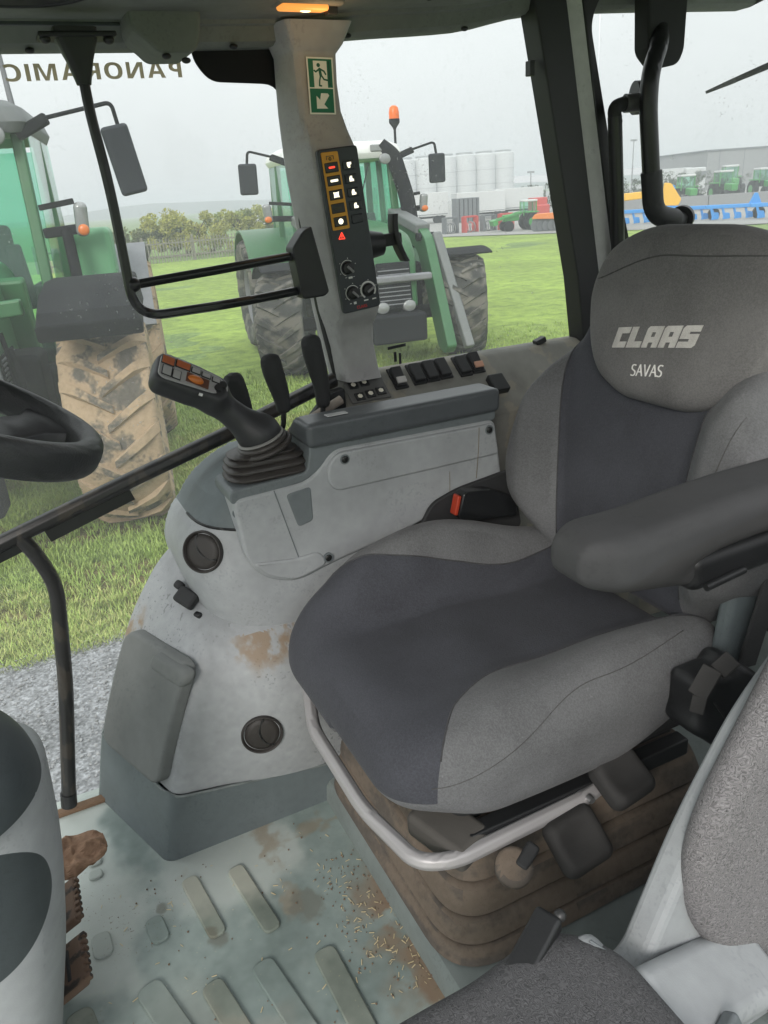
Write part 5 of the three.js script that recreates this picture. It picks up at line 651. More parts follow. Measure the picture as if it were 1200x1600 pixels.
{
  // ground sheet out to the horizon, grass field in front of it, gravel track beside our machine
  const grassT = tex(512, 512, (u, v) => { const a = fbm(u * 10, v * 10, 3, 6, 10), b = vn(u * 120, v * 120, 5, 120); return [0.50 + 0.26 * (a - 0.5) + 0.16 * (b - 0.5), 0.59 + 0.26 * (a - 0.5) + 0.16 * (b - 0.5), 0.31 + 0.18 * (a - 0.5) + 0.1 * (b - 0.5)]; }, true);
  const far = new THREE.PlaneGeometry(1600, 1600); far.rotateX(-Math.PI / 2); far.translate(0, GY - 0.012, 0);
  struct('ground', far, new THREE.MeshStandardMaterial({ color: col(0.55, 0.60, 0.55), roughness: 1, map: rep(grassT, 0.12) }));
  const nx = 190, nz = 220, pos = [], c = [], idx = [], uv = [];
  for (let j = 0; j <= nz; j++) for (let i = 0; i <= nx; i++) {
    const t = j / nz, z = -3.6 - 39.4 * t ** 1.8, x = mix(-5 - 4 * t, 5 + 34 * t, i / nx), n = fbm(x * 0.6, z * 0.6, 2, 4), h = 0.05 * (fbm(x * 0.35, z * 0.35, 7, 3) - 0.5);
    const e = x * 0.9 + 0.35 * (z + 5.2); // muddy wheel marks near the track
    const mud = Math.max(ss(0.50, 0.62, fbm(x * 1.1 + 4, z * 2.3, 15, 5) + 0.10 * ss(-9, -5, z)) * ss(-11, -6.5, z) * ss(-3.5, -4.8, z), ss(1.25, 0.6, Math.hypot((x - 0.35 - 0.4 * (z + 5.5)) / 0.75, (z + 5.55) / 0.45) + 1.1 * (fbm(x * 4, z * 4, 55, 4) - 0.5))), yel = ss(0.42, 0.62, fbm(x * 0.8, z * 0.8, 45, 4)) * ss(-9, -5, z);
    let q = [1.02, 1.03, 0.58].map((a) => a * (0.85 + 0.5 * (n - 0.5))); q = q.map((a, k) => mix(a, [0.92, 0.90, 0.75][k], 0.55 * yel)); q = q.map((a, k) => mix(a, [0.55, 0.32, 0.42][k], mud));
    pos.push(x, GY + h, z); c.push(...q); uv.push(x * 0.55, z * 0.55);
  }
  for (let j = 0; j < nz; j++) for (let i = 0; i < nx; i++) { const a = j * (nx + 1) + i, b = a + nx + 1; idx.push(a, a + 1, b + 1, a, b + 1, b); }
  const g = new THREE.BufferGeometry(); g.setAttribute('position', new THREE.Float32BufferAttribute(pos, 3)); g.setAttribute('color', new THREE.Float32BufferAttribute(c, 3)); g.setAttribute('uv', new THREE.Float32BufferAttribute(uv, 2)); g.setIndex(idx); g.computeVertexNormals(); g.userData.ownUV = true;
  if (g.attributes.normal.getY(0) < 0) { for (let i = 0; i < idx.length; i += 3) [idx[i], idx[i + 1]] = [idx[i + 1], idx[i]]; g.setIndex(idx); g.computeVertexNormals(); }
  struct('grass_field', g, new THREE.MeshStandardMaterial({ roughness: 1, map: grassT, vertexColors: true, bumpMap: grassT, bumpScale: 0.03 }));
  const gravT = tex(1024, 1024, (u, v) => { const a = fbm(u * 9, v * 9, 3, 4, 9), b = vn(u * 170, v * 170, 5, 170), d = vn(u * 90, v * 90, 25, 90); const k = 0.50 + 0.2 * (a - 0.5) + 0.22 * (b - 0.5) + 0.18 * (d - 0.5); return [k * 0.99, k, k * 1.02]; }, true);
  const edge = [[-14, 5], [-14, -4.75], [-4, -4.72], [-1.6, -4.62], [-0.5, -4.58], [-0.1, -4.55], [0.25, -4.62], [0.8, -4.50], [2, -4.6], [16, -4.4], [16, 5]];
  const s = new THREE.ShapeGeometry(new THREE.Shape(roundPoly(edge, 0.2, 4).map(([x, z]) => new THREE.Vector2(x, -z)))); s.rotateX(-Math.PI / 2); s.translate(0, GY + 0.045, 0);
  struct('gravel_track', s, new THREE.MeshStandardMaterial({ color: col(0.88, 0.88, 0.88), roughness: 1, map: rep(gravT, 0.55), bumpMap: rep(gravT, 0.55), bumpScale: 0.025 }));
  const sg = new THREE.IcosahedronGeometry(0.009, 0), st = new THREE.InstancedMesh(sg, new THREE.MeshStandardMaterial({ color: col(1, 1, 1), roughness: 1 }), 4500), d = new THREE.Object3D(), cc = new THREE.Color();
  for (let k = 0; k < 4500; k++) { d.position.set(rr(-2.5, 1.5), GY + 0.05, -rr(2.6, 4.62)); d.rotation.set(rr(0, 6), rr(0, 6), rr(0, 6)); const q = rr(0.4, 1.3); d.scale.set(q, q * 0.6, q * rr(0.7, 1.2)); d.updateMatrix(); st.setMatrixAt(k, d.matrix); const l = rr(0.17, 0.30); st.setColorAt(k, cc.setRGB(l, l, l * 1.02)); }
  st.name = 'gravel_stones'; st.userData = { kind: 'stuff', label: 'loose grey gravel stones on the track', category: 'gravel' }; scene.add(st);
  // grass tufts
  const bl = []; for (let b = 0; b < 6; b++) { const a = b * 1.05 + 0.3, w = 0.0035, h = 0.05 + 0.035 * ((b * 7) % 5) / 5, l = 0.03 + 0.012 * (b % 3), ca = Math.cos(a), sa = Math.sin(a); const p = (r, y, o) => [ca * r - sa * o, y, sa * r + ca * o]; bl.push(...p(0.004, 0, -w), ...p(0.004, 0, w), ...p(l * 0.5, h * 0.65, w * 0.8), ...p(0.004, 0, -w), ...p(l * 0.5, h * 0.65, w * 0.8), ...p(l * 0.5, h * 0.65, -w * 0.8), ...p(l * 0.5, h * 0.65, -w * 0.8), ...p(l * 0.5, h * 0.65, w * 0.8), ...p(l, h, 0)); }
  const bg = new THREE.BufferGeometry(); bg.setAttribute('position', new THREE.Float32BufferAttribute(bl, 3)); bg.computeVertexNormals();
  const NG = 52000, gm = new THREE.InstancedMesh(bg, new THREE.MeshStandardMaterial({ roughness: 0.85, side: THREE.DoubleSide }), NG); let k = 0;
  while (k < NG) { const z = -4.5 - 9 * rnd() ** 1.5, x = rr(-0.6 + (z + 4) * 0.02 - 1.2, 1.8 + (-z - 4) * 0.9 + 2.5 * rnd() ** 3); const mud = Math.max(fbm(x * 1.1 + 4, z * 2.3, 15, 5) + 0.10 * ss(-9, -5, z), 0.7 - 0.15 * (Math.hypot((x - 0.35 - 0.4 * (z + 5.5)) / 0.75, (z + 5.55) / 0.45) + 1.1 * (fbm(x * 4, z * 4, 55, 4) - 0.5))); if (z > -9 && mud > 0.58 && rnd() < 0.85) continue; if (rnd() < ss(-6, -12.8, z)) continue; if (z > -5.2 && rnd() < (z + 5.2) / 0.7 * 0.6) continue;
    d.position.set(x, GY - 0.01 + 0.05 * (fbm(x * 0.35, z * 0.35, 7, 3) - 0.5), z); d.rotation.set(rr(-0.2, 0.2), rr(0, 6.3), rr(-0.2, 0.2)); d.scale.setScalar(rr(0.6, 1.35) * (1 + 0.5 * ss(-6, -14, z))); d.updateMatrix(); gm.setMatrixAt(k, d.matrix); const y = rnd(), dry = fbm(x * 0.8, z * 0.8, 45, 4) > 0.5 && z > -9 ? rr(0, 0.8) : rr(0, 0.25); const v = rr(1.05, 1.6); gm.setColorAt(k, cc.setRGB(mix(0.20, 0.32, dry) * v, mix(0.29, 0.30, dry) * v, mix(0.06, 0.12, dry) * v)); k++; }
  gm.name = 'grass'; gm.userData = { kind: 'stuff', label: 'short bright green grass of the field', category: 'grass' }; scene.add(gm);
  // concrete yard beyond the field
  const yd = new THREE.ShapeGeometry(new THREE.Shape([[20, -45], [24.5, -41.8], [28.3, -35], [31, -31.5], [35, -27.8], [50, -16], [200, -16], [330, -260], [60, -260]].map(([x, z]) => new THREE.Vector2(x, -z)))); yd.rotateX(-Math.PI / 2); yd.translate(0, GY + 0.03, 0);
  struct('concrete_yard', yd, new THREE.MeshStandardMaterial({ color: col(0.30, 0.295, 0.28), roughness: 0.95, map: rep(mottleT, 0.12) }));
  // far low hills
  const hill = []; for (let i = 0; i <= 60; i++) { const a = -0.9 + i / 60 * 2.6, R = 560, x = Math.sin(a) * R, z = -Math.cos(a) * R; hill.push([x, z, 0.5 + 9 * fbm(i * 0.16, 3, 5, 4) ** 2]); }
  const hs = hill.map(([x, z, h]) => [[x * 0.96, GY - 1, z * 0.96], [x * 0.98, GY + h * 0.7, z * 0.98], [x, GY + h, z], [x * 1.05, GY - 1, z * 1.05]]);
  struct('hills', loft(hs, { crease: 2 }), new THREE.MeshStandardMaterial({ color: col(0.09, 0.12, 0.09), roughness: 1, map: rep(mottleT, 0.02) }));
}
// ---------------------------------------------------------------- tractor builder: +z is the front, y from the ground
function tyre(R, w, rim, m, lugs, flat) {
  const h = w / 2, pr = [[rim, -h * 0.72], [rim + 0.05, -h * 0.86], [R * 0.80, -h * 0.98], [R * 0.90, -h * 0.95], [R - 0.075, -h * 0.82], [R - 0.048, -h * 0.5], [R - 0.04, 0], [R - 0.048, h * 0.5], [R - 0.075, h * 0.82], [R * 0.90, h * 0.95], [R * 0.80, h * 0.98], [rim + 0.05, h * 0.86], [rim, h * 0.72]];
  const g = lathe(pr, 56); g.rotateZ(-Math.PI / 2); return g;
}
function lugGeo(R, w, side) { // one bar of the chevron, at the front of the wheel (towards +z), running from the crown out to the shoulder and up
  const h = w / 2, path = []; for (let k = 0; k <= 6; k++) { const t = k / 6, x = side * mix(-0.03, h * 0.97, t), a = 0.30 * t, r = R - 0.05 - 0.085 * Math.max(0, t - 0.72) / 0.28; path.push(V(x, Math.sin(a) * r, Math.cos(a) * r)); }
  const secs = path.map((p, k) => { const t = k / 6, rad = V(0, p.y, p.z).normalize(), tan = V(0, rad.z, -rad.y), hw = mix(0.028, 0.042, t), up = 0.044 * (k === 0 ? 0.9 : 1); return [[-hw * 1.35, -0.02], [hw * 1.35, -0.02], [hw, up], [-hw, up]].map(([a, b]) => p.clone().addScaledVector(tan, a).addScaledVector(rad, b)); });
  return loft(secs, { crease: 0.5 });
}
const lugCache = new Map();
function wheel(T, c, R, w, steer, mT, rimM, nL, separate, label) {
  const W = new THREE.Group(); W.name = 'wheel'; W.position.set(...c); W.rotation.y = steer; if (label) W.userData.label = label; T.add(W);
  const add = (n, g, m) => { const o = new THREE.Mesh(boxUV(g), m); o.name = n; o.castShadow = o.receiveShadow = true; W.add(o); return o; };
  const rim = R * 0.56; const L = [-1, 1].map((s) => lugGeo(R, w, s)); const offs = Math.PI / nL;
  if (separate) { add('tyre', tyre(R, w, rim, mT), mT); const LL = L.map(boxUV); for (let k = 0; k < nL; k++) for (const s of [0, 1]) { const o = new THREE.Mesh(LL[s], mT); o.name = 'tread_lug'; o.rotation.x = (k / nL) * 2 * Math.PI + s * offs; o.castShadow = o.receiveShadow = true; W.add(o); } }
  else { const all = [tyre(R, w, rim, mT)]; for (let k = 0; k < nL; k++) for (const s of [0, 1]) { const q = L[s].clone(); q.rotateX((k / nL) * 2 * Math.PI + s * offs); all.push(q); } add('tyre', merge(all), mT); }
  const rg = lathe([[0.0, 0.02], [rim * 0.32, 0.02], [rim * 0.36, 0.07], [rim * 0.7, 0.10], [rim * 0.86, w * 0.30], [rim * 1.0, w * 0.36], [rim * 1.04, w * 0.38], [rim * 1.0, w * 0.33], [rim * 0.9, -w * 0.3], [rim * 1.03, -w * 0.36]], 36); rg.rotateZ(-Math.PI / 2); add('rim', rg, rimM);
  const hg = cyl([-w * 0.1, 0, 0], [w * 0.22, 0, 0], rim * 0.30, rim * 0.26, 20); add('hub', hg, M.darkOut); return W;
}
function tractor(o) {
  const T = thing('parked_tractor', o.label, 'tractor', o.base, 'green tractors parked on the grass'); T.rotation.y = o.yaw; if (o.scale) T.scale.set(...o.scale); bases.set(T, [0, 0, 0]);
  const P = (n, g, m, parent = T, l) => part(n, g, m, parent, l), { R, w, tr, RR, rw, trr } = o;
  for (const s of [-1, 1]) { wheel(T, [s * tr, R, 0], R, w, o.steer ?? 0, o.tyreM, o.rim, 19, s > 0 && o.sepLugs, s > 0 ? 'front wheel on the image right side' : undefined); wheel(T, [s * trr, RR, -2.75], RR, rw, 0, o.tyreM, o.rim, 20, false); }
  // chassis, axle, hood
  P('chassis', [box(0.42, 0.5, 3.4, [0, 0.95, -1.2], [0, 0, 0], 0.05), box(tr * 2 - 0.3, 0.2, 0.24, [0, R * 0.96, 0], [0, 0, 0], 0.06), box(trr * 2 - 0.4, 0.3, 0.34, [0, RR, -2.75], [0, 0, 0], 0.08)], M.darkOut);
  const hs = [[-1.35, 0.40, 1.18, o.hood + 0.06], [-0.6, 0.40, 1.10, o.hood + 0.03], [0.1, 0.38, 1.02, o.hood - 0.02], [0.55, 0.36, 0.98, o.hood - 0.10], [0.78, 0.33, 0.98, o.hood - 0.26], [0.86, 0.29, 1.02, o.hood - 0.44]].map(([z, x, y0, y1]) => roundPoly([[-x, y0, 0.03], [x, y0, 0.03], [x * 0.97, y1 - 0.12, 0.10], [x * 0.75, y1, 0.14], [-x * 0.75, y1, 0.14], [-x * 0.97, y1 - 0.12, 0.10]], 0.1, 4).map(([a, b]) => [a, b, z]));
  const hood = P('hood', loft(hs, { crease: 0.9 }), M.green);
  const grz = (y) => 0.83 - 0.30 * ss(o.hood - 0.55, o.hood - 0.05, y) + 0.05;
  P('grille', box(0.44, 0.66, 0.06, [0, 1.32, 0.885], [-0.10, 0, 0], 0.03), M.darkOut, hood);
  for (let k = 0; k < 9; k++) P('grille_bar', box(0.40, 0.016, 0.02, [0, 1.06 + k * 0.06, 0.935 - k * 0.006], [0, 0, 0], 0.004), M.greyOut, hood);
  for (const s of [-1, 1]) { P('headlight', xf(lathe([[0, 0.05], [0.07, 0.045], [0.085, 0.02], [0.09, -0.04]], 20), { r: [Math.PI / 2, 0, 0], p: [s * 0.17, 1.02, 0.92] }), M.lampGlass, hood); P('side_grille', box(0.02, 0.34, 0.62, [s * 0.395, 1.36, -0.1], [0, 0, s * 0.03], 0.01), M.darkOut, hood); for (let k = 0; k < 8; k++) P('side_slat', box(0.02, 0.018, 0.58, [s * 0.402, 1.23 + k * 0.038, -0.1], [0, 0, 0], 0.004), M.greyOut, hood); }
  P('front_weight', box(0.7, 0.42, 0.3, [0, 0.72, 0.95], [0, 0, 0], 0.05), M.darkOut);
  // cab
  const cw = o.cw, y0 = 1.35, y1 = o.roof - 0.28, zf0 = -1.15, zf1 = -1.42, zb = -2.95, cab = P('cab_roof', loft([[y1, 0.02], [y1 + 0.08, -0.02], [y1 + 0.20, 0.02], [y1 + 0.27, 0.14], [y1 + 0.28, 0.3]].map(([y, e]) => roundPoly([[-cw + e, zf1 + 0.22 - e], [cw - e, zf1 + 0.22 - e], [cw - e, zb + e], [-cw + e, zb + e]], 0.16, 5).map(([x, z]) => [x, y, z])), { crease: 0.8 }), o.roofM);
  for (const s of [-1, 1]) {
    P('front_post', beam([s * (cw - 0.10), y0 - 0.1, zf0], [s * (cw - 0.12), y1 + 0.03, zf1], 0.10, 0.09, 0.02, V(0, 0, 1)), M.green, T); P('middle_post', beam([s * cw, y0 - 0.2, -2.2], [s * (cw - 0.06), y1 + 0.03, -2.25], 0.08, 0.08, 0.02, V(0, 0, 1)), M.green, T); P('rear_post', beam([s * (cw - 0.05), y0 + 0.2, zb + 0.05], [s * (cw - 0.08), y1 + 0.03, zb + 0.12], 0.09, 0.09, 0.02, V(0, 0, 1)), M.green, T);
    P('side_glass', slab([[-zf0, y0], [-zf1, y1], [-zb - 0.1, y1], [-zb - 0.05, y0 + 0.2]], 0.008, { bevel: 0, p: [s * (cw - 0.03), 0, 0], rot: [0, Math.PI / 2, 0] }), M.tint, T);
    // fenders, mirrors and lamps
    const fe = []; for (let k = 0; k <= 10; k++) { const a = mix(o.f0 ?? 0.55, o.f1 ?? 2.5, k / 10); fe.push([s * tr, R + Math.sin(a) * (R + 0.10), Math.cos(a) * (R + 0.10)]); }
    const fg = sweep(fe, [[-w * 0.5, -0.012], [w * 0.5, -0.012], [w * 0.5, 0.012], [-w * 0.5, 0.012]].map(([a, b]) => [b, a]), { up: V(1, 0, 0), crease: 0.4 }); if (o.frontFender) P('front_fender', fg, o.frontFender, T);
    const re = []; for (let k = 0; k <= 12; k++) { const a = mix(0.35, 2.7, k / 12); re.push([s * (trr - 0.02), RR + Math.sin(a) * (RR + 0.12), -2.75 + Math.cos(a) * (RR + 0.12)]); }
    P('rear_fender', sweep(re, [[-rw * 0.48, -0.02], [rw * 0.48, -0.02], [rw * 0.48, 0.02], [-rw * 0.48, 0.02]].map(([a, b]) => [b, a]), { up: V(1, 0, 0), crease: 0.4 }), o.rearFender, T);
    P('fender_side', box(0.25, 0.7, 1.1, [s * (cw + 0.02), 1.55, -2.6], [0, 0, 0], 0.08), M.green, T);
    const mx = s * o.mx, ma = P('mirror_arm', [beam([s * (cw - 0.10), y1 - 0.02, zf1 + 0.1], [s * (cw + 0.18), y1 + 0.10, zf1 + 0.18], 0.07, 0.10, 0.02), sweep(fillet([[s * (cw + 0.16), y1 + 0.10, zf1 + 0.18], [mx, y1 + 0.20, zf1 + 0.22], [mx + s * 0.03, y1 - 0.02, zf1 + 0.22]], 0.06), 0.018)], M.darkOut, T);
    P('mirror', box(0.24, o.mh, 0.09, [mx + s * 0.03, y1 - o.mh / 2 + 0.02, zf1 + 0.22], [0.05, s * 0.1, s * (o.mt ?? 0.02)], 0.035), M.mirror, ma);
    P('work_lamp', xf(lathe([[0, 0.03], [0.075, 0.028], [0.085, 0.0], [0.07, -0.06]], 20), { r: [Math.PI / 2, 0, 0], p: [s * (cw - 0.26), y1 - 0.02, zf1 + 0.26] }), M.lampGlass, T);
    P('roof_lamp', box(0.19, 0.11, 0.05, [s * (cw - 0.36), y1 + 0.15, zf1 + 0.235], [0, 0, 0], 0.02), M.lampGlass, T);
    P('indicator_arm', [beam([s * (cw - 0.05), y1 - 0.62, zf1 + 0.12], [s * (cw + 0.26), y1 - 0.58, zf1 + 0.16], 0.05, 0.05), beam([s * (cw - 0.05), y1 - 0.84, zf1 + 0.12], [s * (cw + 0.26), y1 - 0.82, zf1 + 0.16], 0.09, 0.09)], M.darkOut, T);
    const il = P('indicator_lamp', box(0.12, 0.30, 0.10, [s * (cw + 0.30), y1 - 0.74, zf1 + 0.18], [0, 0, -s * 0.08], 0.05), M.lampGlass, T); P('amber_lens', xf(new THREE.SphereGeometry(0.05, 14, 10), { p: [s * (cw + 0.305), y1 - 0.83, zf1 + 0.225], s: [1, 1, 0.5] }), new THREE.MeshStandardMaterial({ color: col(0.6, 0.16, 0.03), roughness: 0.3 }), il);
    P('step', [box(0.34, 0.05, 0.5, [s * (cw + 0.02), 0.62, -1.35]), box(0.34, 0.05, 0.5, [s * (cw + 0.05), 0.95, -1.35])], M.darkOut, T);
  }
  P('windscreen', slab([[-cw + 0.13, y0 - 0.1], [cw - 0.13, y0 - 0.1], [cw - 0.15, y1], [-cw + 0.15, y1]], 0.008, { bevel: 0, q: frameQ(V(0, (zf0 - zf1) / (y1 - y0), 1), V(0, 1, -(zf0 - zf1) / (y1 - y0))), p: [0, 0.0, zf0 + (y0) * (zf0 - zf1) / (y1 - y0) - 0.06] }), M.tint, T);
  P('rear_glass', box(2 * cw - 0.25, 1.1, 0.01, [0, y1 - 0.6, zb + 0.06], [0, 0, 0], 0), M.tint, T);
  P('cab_floor', box(2 * cw - 0.1, 0.5, 1.7, [0, 1.12, -2.05], [0, 0, 0], 0.05), M.darkOut, T);
  P('driver_place', [box(0.5, 0.12, 0.5, [0, 1.78, -2.3], [0, 0, 0], 0.05), box(0.5, 0.75, 0.14, [0, 2.1, -2.58], [0.1, 0, 0], 0.06), box(0.42, 0.5, 0.4, [0, 1.5, -2.3], [0, 0, 0], 0.05), box(0.3, 0.55, 0.22, [0, 1.62, -1.45], [-0.3, 0, 0], 0.06), xf(new THREE.TorusGeometry(0.19, 0.02, 8, 24), { p: [0, 2.0, -1.62], r: [-1.0, 0, 0] }), box(0.14, 0.6, 0.12, [0.42, 2.0, -1.55], [0, 0, 0.1], 0.03), box(0.18, 0.5, 0.5, [0.5, 1.65, -2.2], [0, 0, 0], 0.06)], M.darkOut, T);
  P('fuel_tank', box(0.42, 0.55, 1.0, [cw - 0.12, 0.95, -1.5], [0, 0, 0], 0.1), M.darkOut, T);
  P('wiper', cyl([-0.1, y0 + 0.2, zf0 + 0.06], [0.35, y1 - 0.1, zf1 + 0.12], 0.012, 0.008, 8), M.darkOut, T);
  return { T, P, y1, zf1, cw };
}
{
  const A = tractor({ label: 'green tractor with muddy front tyre close outside the left window', base: [-0.45, GY, -7.0], yaw: -0.185, R: 0.87, w: 0.70, tr: 1.17, RR: 1.03, rw: 0.72, trr: 1.25, steer: 0.0, tyreM: M.rubberOut, rim: M.redRim, sepLugs: true, hood: 2.12, cw: 0.78, roof: 3.50, roofM: new THREE.MeshStandardMaterial({ color: col(0.11, 0.12, 0.12), roughness: 0.6 }), rearFender: M.greyOut, mx: 1.52, mh: 0.58, mt: 0.16, f0: 0.75 });
  const { T, P, y1, zf1 } = A, x = 1.17;
  // black box fender over the near front wheel
  const fd = P('front_fender', loft([[0.95, 1.80, 1.82], [0.90, 1.70, 1.90], [0.62, 1.74, 2.0], [0.2, 1.80, 2.06], [-0.3, 1.80, 2.05]].map(([z, a, b]) => roundPoly([[x - 0.37, a], [x + 0.36, a], [x + 0.33, b], [x - 0.34, b]], 0.03).map(([p, q]) => [p, q, z])), { crease: 0.5 }), M.darkOut, T, 'thick black plastic fender'); P('fender_edge', box(0.66, 0.03, 0.10, [x - 0.01, 1.865, 0.84], [0.75, 0, 0], 0.01), M.greyOut, fd);
  P('hose', sweep(fillet([[0.46, 1.75, 0.55], [0.40, 1.78, 0.62], [0.44, 1.30, 0.55], [0.56, 0.92, 0.3]], 0.1), 0.028), M.greyOut, T);
  P('loader_bracket', [beam([0.42, 0.55, -0.9], [0.42, 2.05, -0.62], 0.16, 0.30, 0.03), beam([0.30, 1.88, 0.30], [0.66, 1.90, 0.30], 0.12, 0.12, 0.02)], M.green, T);
  P('exhaust', sweep([[0.95, 1.8, -1.2], [0.93, 2.4, -1.25]], 0.05), M.darkOut, T);
  P('side_tank', box(0.34, 0.75, 0.55, [1.12, 2.02, -1.75], [0, 0, 0], 0.06), new THREE.MeshStandardMaterial({ color: col(0.10, 0.28, 0.14), roughness: 0.5 }), T);
  const ant = P('aerial', [cyl([0.62, y1 + 0.2, -1.9], [0.60, y1 + 0.75, -1.9], 0.03, 0.02, 10), xf(new THREE.SphereGeometry(0.09, 16, 12), { p: [0.48, y1 + 0.62, -1.9], s: [1, 0.7, 1] }), cyl([0.48, y1 + 0.2, -1.9], [0.48, y1 + 0.6, -1.9], 0.02, 0.02, 8)], M.greyOut, T);
  P('cables', [sweep(fillet([[0.5, 1.6, 0.3], [0.55, 1.3, 0.35], [0.45, 1.1, 0.2], [0.5, 0.8, 0.1]], 0.1), 0.025), sweep(fillet([[0.42, 1.7, 0.1], [0.5, 1.2, 0.2], [0.42, 0.9, 0.2]], 0.1), 0.02), box(0.3, 0.6, 0.5, [0.5, 1.2, -0.2], [0, 0, 0], 0.06)], M.darkOut, T);
}
{
  const grey = new THREE.MeshStandardMaterial({ color: col(0.16, 0.17, 0.17), roughness: 0.6, map: rep(mottleT, 1) });
  const B = tractor({ label: 'green tractor with front loader and orange beacon farther off on the grass', base: [5.28, GY, -11.2], scale: [1.19, 0.98, 1.05], yaw: -0.15, R: 0.80, w: 0.60, tr: 1.22, RR: 1.0, rw: 0.65, trr: 1.08, steer: -0.30, tyreM: M.rubberGrey, rim: M.greyOut, hood: 2.15, cw: 0.82, roof: 3.42, roofM: new THREE.MeshStandardMaterial({ color: col(0.62, 0.63, 0.61), roughness: 0.5 }), rearFender: M.green, frontFender: M.darkOut, mx: 1.30, mh: 0.46, f0: 1.15, f1: 2.3 });
  const { T, P, y1, zf1, cw } = B;
  for (const s of [-1, 1]) {
    const x = s * 0.70, ld = P('loader_arm', slab([[1.5, 2.02], [1.45, 2.25, 0.06], [1.2, 2.28], [0.0, 2.04, 0.1], [-0.22, 1.90, 0.08], [-1.0, 0.35], [-0.86, 0.22], [-0.62, 0.30], [0.05, 1.60, 0.1], [0.2, 1.75]], 0.13, { r: 0.05, bevel: 0.012, p: [x - 0.065, 0, 0], rot: [0, Math.PI / 2, 0] }), M.green, T, 'bent green loader arm'); 
    P('arm_cover', beam([x, 2.27, -1.35], [x, 2.03, -0.02], 0.20, 0.16, 0.03), grey, ld);
    P('outer_beam', beam([x + s * 0.12, 1.96, 0.14], [x + s * 0.24, 0.30, 0.98], 0.12, 0.15, 0.03, V(0, 0, 1)), grey, ld);
    P('lift_cylinder', cyl([x, 1.0, -0.6], [x, 1.40, 0.30], 0.05, 0.04, 14), M.darkOut, ld); P('pivot_pin', cyl([x - 0.12, 1.92, 0.06], [x + 0.12, 1.92, 0.06], 0.06, 0.06, 16), M.darkOut, ld);
    P('loader_post', box(0.16, 1.5, 0.26, [s * 0.66, 1.35, -1.1], [0, 0, 0], 0.03), M.green, T);
  }
  P('exhaust', sweep(fillet([[cw + 0.06, 1.7, -1.0], [cw + 0.02, 2.5, -1.12], [cw - 0.12, 3.18, -1.22], [cw - 0.30, 3.34, -1.26]], 0.15), 0.11), M.darkOut, T, 'dark exhaust stack beside the cab');
  const bp = P('beacon_post', cyl([0.84, y1 + 0.1, -1.55], [0.84, y1 + 0.50, -1.55], 0.018, 0.018, 10), M.darkOut, T); P('beacon_base', lathe([[0.02, 0], [0.03, 0.03], [0.075, 0.10], [0.075, 0.16], [0, 0.16]], 20, { p: [0.84, y1 + 0.44, -1.55] }), M.darkOut, bp);
  P('beacon_lens', lathe([[0.072, 0], [0.072, 0.10], [0.06, 0.17], [0.03, 0.20], [0, 0.205]], 20, { p: [0.84, y1 + 0.60, -1.55] }), new THREE.MeshStandardMaterial({ color: col(0.75, 0.15, 0.02), roughness: 0.3 }), bp);
  P('bonnet_side', box(0.30, 0.8, 0.8, [0.55, 1.15, -0.5], [0, 0, 0], 0.08), M.darkOut, T); P('bumper', box(0.95, 0.10, 0.12, [0, 1.42, 0.92], [0, 0, 0], 0.03), M.greyOut, T);
}
// ---------------------------------------------------------------- hedge, fence and the yard behind the field
function leafTree(label, cat, p, w, h, colr, n, trunkM) {
  const T = thing('hedge_tree', label, cat, p, 'trees behind the field fence'); bases.set(T, [0, 0, 0]);
  part('trunk', [0, 1, 2].map((k) => { const a = rr(-0.4, 0.4); return sweep([[a * 0.2, 0, 0], [a * w * 0.4, h * 0.35, rr(-0.2, 0.2)], [a * w, h * 0.75, rr(-0.3, 0.3)]], (t) => mix(0.07, 0.02, t)); }), trunkM, T);
  const pos = [], c = [], cl = []; for (let k = 0; k < 44; k++) cl.push([rr(-0.6, 0.6) * w, h * (0.10 + (0.55 + 0.3 * vn(k * 0.7, w, h)) * rnd() ** 0.7), rr(-0.35, 0.35) * w, rr(0.2, 0.5)]);
  for (let k = 0; k < n; k++) { const q = cl[Math.floor(rnd() * cl.length)], r = q[3] * (0.55 + 0.5 * rnd()), a = rr(0, 6.28), b = Math.acos(rr(-1, 1)), x = q[0] * (1.1 - 0.25 * q[1] / h) + r * Math.sin(b) * Math.cos(a), y = Math.max(0.05, q[1] + r * Math.cos(b) * 0.8), z = q[2] + r * Math.sin(b) * Math.sin(a), s = rr(0.05, 0.11), v = rr(0.7, 1.3);
    const u = V(rr(-1, 1), rr(-1, 1), rr(-1, 1)).normalize().multiplyScalar(s), t = V(rr(-1, 1), rr(-1, 1), rr(-1, 1)).cross(u).setLength(s * 0.5); pos.push(x - u.x, y - u.y, z - u.z, x + t.x, y + t.y, z + t.z, x + u.x, y + u.y, z + u.z, x - u.x, y - u.y, z - u.z, x + u.x, y + u.y, z + u.z, x - t.x, y - t.y, z - t.z); for (let i = 0; i < 6; i++) c.push(colr[0] * v, colr[1] * v, colr[2] * v); }
  const g = new THREE.BufferGeometry(); g.setAttribute('position', new THREE.Float32BufferAttribute(pos, 3)); g.setAttribute('color', new THREE.Float32BufferAttribute(c, 3)); g.computeVertexNormals(); const o = part('crown', g, M.leaf, T); return T;
}
M.leaf = new THREE.MeshPhysicalMaterial({ roughness: 0.9, vertexColors: true, side: THREE.DoubleSide, transmission: 0.3, thickness: 0 });
const bark = new THREE.MeshStandardMaterial({ color: col(0.07, 0.055, 0.04), roughness: 1 });
